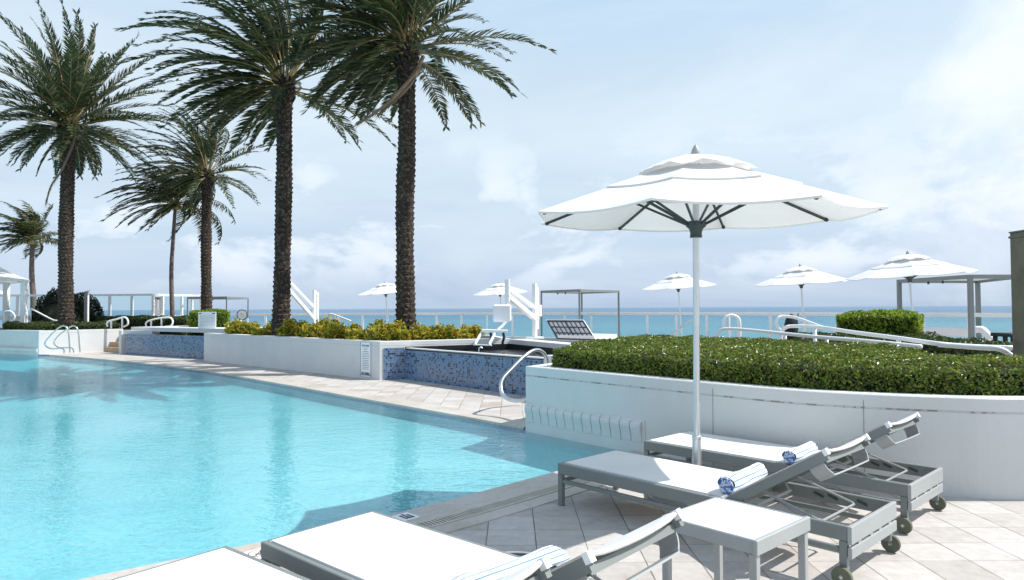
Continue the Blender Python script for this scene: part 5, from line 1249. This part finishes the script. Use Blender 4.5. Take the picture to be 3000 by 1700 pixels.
m = MB(); m.obox(o_ + Vector((.0, .5, .48)), Vector((.75, 0, 0)), Vector((0, .8, 0)), Vector((0, 0, .10))); part(m, 'mattress', M['cushion'], db)
m = MB(); m.obox(o_ + Vector((.0, .5, .2)), Vector((.72, 0, 0)), Vector((0, .76, 0)), Vector((0, 0, .17))); part(m, 'base_frame', M['greylt'], db)
m = MB(); P_ = [D(2856, 966, 16.6), D(2878, 967, 16.5), D(2895, 984, 16.3), D(2912, 1006, 16.2)]; m.tube(smooth_path(P_, 4), .085, 10); part(m, 'side_bolster', M['cushion'], db, True)
m = MB(); p = D(2668, 972, 12.5)

# gazebo at the far left
g1 = ga(71, 25.0); g2 = ga(19, 27.3); dx = (g2 - g1); g3 = g2 + Vector((-dx.y, dx.x, 0)).normalized() * 3.3; g4 = g1 + Vector((-dx.y, dx.x, 0)).normalized() * 3.3
gz = empty('gazebo', g1, 0, 'white gazebo with tented fabric roof at the far left edge', 'gazebo'); gc = (g1 + g2 + g3 + g4) / 4
for p in (g1, g2, g3, g4): m = MB(); m.box(p.x - .085, p.x + .085, p.y - .085, p.y + .085, 0, 2.56); part(m, 'post', M['white'], gz)
m = MB(); rim_ = [gc + (p - gc) * 1.09 for p in (g1, g2, g3, g4)]; vs = []; N_ = 6
for p, q in zip(rim_, rim_[1:] + rim_[:1]):
    b0 = len(m.v)
    for i in range(N_ + 1):
        for j in range(N_ + 1):
            s = i / N_; a = p.lerp(q, j / N_); v = a.lerp(gc, s); m.v.append((v.x, v.y, 2.56 + 1.35 * s ** 1.25))
    for i in range(N_):
        for j in range(N_): k = b0 + i * (N_ + 1) + j; m.f.append([k, k + 1, k + N_ + 2, k + N_ + 1]); m.m.append(0)
    m.add([(p.x, p.y, 2.50), (q.x, q.y, 2.50), (q.x, q.y, 2.56), (p.x, p.y, 2.56)], [(0, 1, 2, 3)])
part(m, 'roof', M['canvas'], gz)
putp(-62, 29.5, 3, 'white parasol beneath the gazebo roof line, only its edge showing at the far left')

# posts, odd things
p = ga(254, 25.2)
sp_ = empty('shower_post', p, 0, 'slim grey outdoor shower post in front of the round dark bush', 'shower post')
m = MB(); m.box(p.x - .065, p.x + .05, p.y - .05, p.y + .05, .5, 2.13); part(m, 'post', M['greypost'], sp_)
m = MB(); m.bar(p + Vector((.0, 0, 2.15)), p + Vector((.16, -.02, 2.17)), .05, .03); m.lathe([(.05, -.02), (.02, .02)], 12, p + Vector((.15, -.02, 2.15))); part(m, 'shower_head', M['steel'], sp_)
m = MB(); m.box(p.x + .0505, p.x + .07, p.y - .04, p.y + .04, .5, 2.05); part(m, 'edge_strip', M['signw'], sp_)
a = D(2972, 681, 6.6); pw = empty('wooden_post', (a.x + .135, a.y, 0), 0, 'thick weathered grey-green wooden post at the right edge', 'post')
m = MB(); m.bbox(-.11, .11, -.1, .1, 0, a.z, .006); m.build('shaft', M['wood'], pw); m = MB(); m.box(-.118, .118, -.108, .108, a.z - .05, a.z - .03); m.box(-.115, .115, -.105, .105, a.z + .0005, a.z + .015); m.build('cap', M['wood'], pw)
p = ga(2955, 9.4)
bs = empty('black_chair', p, 0, 'black chair with curved armrest just left of the wooden post', 'chair')
z0 = D(2955, 980, 9.4).z
m = MB(); m.bbox(-.13, .35, -.2, .2, z0 - .03, z0 + .02, .006); m.build('seat', M['black'], bs)
m = MB(); m.tube(smooth_path([Vector((-.02, -.2, z0)), Vector((.0, -.2, z0 + .09)), Vector((.07, -.2, z0 + .12)), Vector((.3, -.2, z0 + .12))], 4), .018, 8); m.build('armrest', M['black'], bs)
for x in (-.08, .06, .3):
    for y in (-.17, .17):
        m = MB(); m.box(x - .022, x + .022, y - .02, y + .02, 0, z0 - .031); m.build('leg', M['black'], bs)
p = ga(2309, 11.6); zt = D(2309, 920, 11.6).z
bg_ = empty('black_cover', p, 0, 'tall narrow black fabric cover leaning behind the ramp handrail', 'cover')
m = MB(); K_ = 10
for i in range(K_ + 1):
    t = i / K_; z = .45 + (zt - .45) * t; w0 = .13 * (1 - .12 * t) * (1 if t < .75 else math.sqrt(max(.02, 1 - ((t - .75) / .25) ** 2))); cx = .04 * t - .01 * math.sin(t * 5)
    for k in range(12): an = k * math.pi / 6; m.v.append((cx + w0 * math.cos(an) * (1 + .08 * math.sin(3 * an + t * 4)), w0 * .8 * math.sin(an), z))
for i in range(K_):
    for k in range(12): m.f.append([i * 12 + k, i * 12 + (k + 1) % 12, (i + 1) * 12 + (k + 1) % 12, (i + 1) * 12 + k]); m.m.append(0)
m.f.append([K_ * 12 + k for k in range(12)]); m.m.append(0)
m.build('cloth', M['blackfab'], bg_, True)
m = MB(); m.tube([D(2326, 985, 11.5) - p, D(2339, 918, 11.5) - p], .008, 6); m.build('pole', M['dark'], bg_)
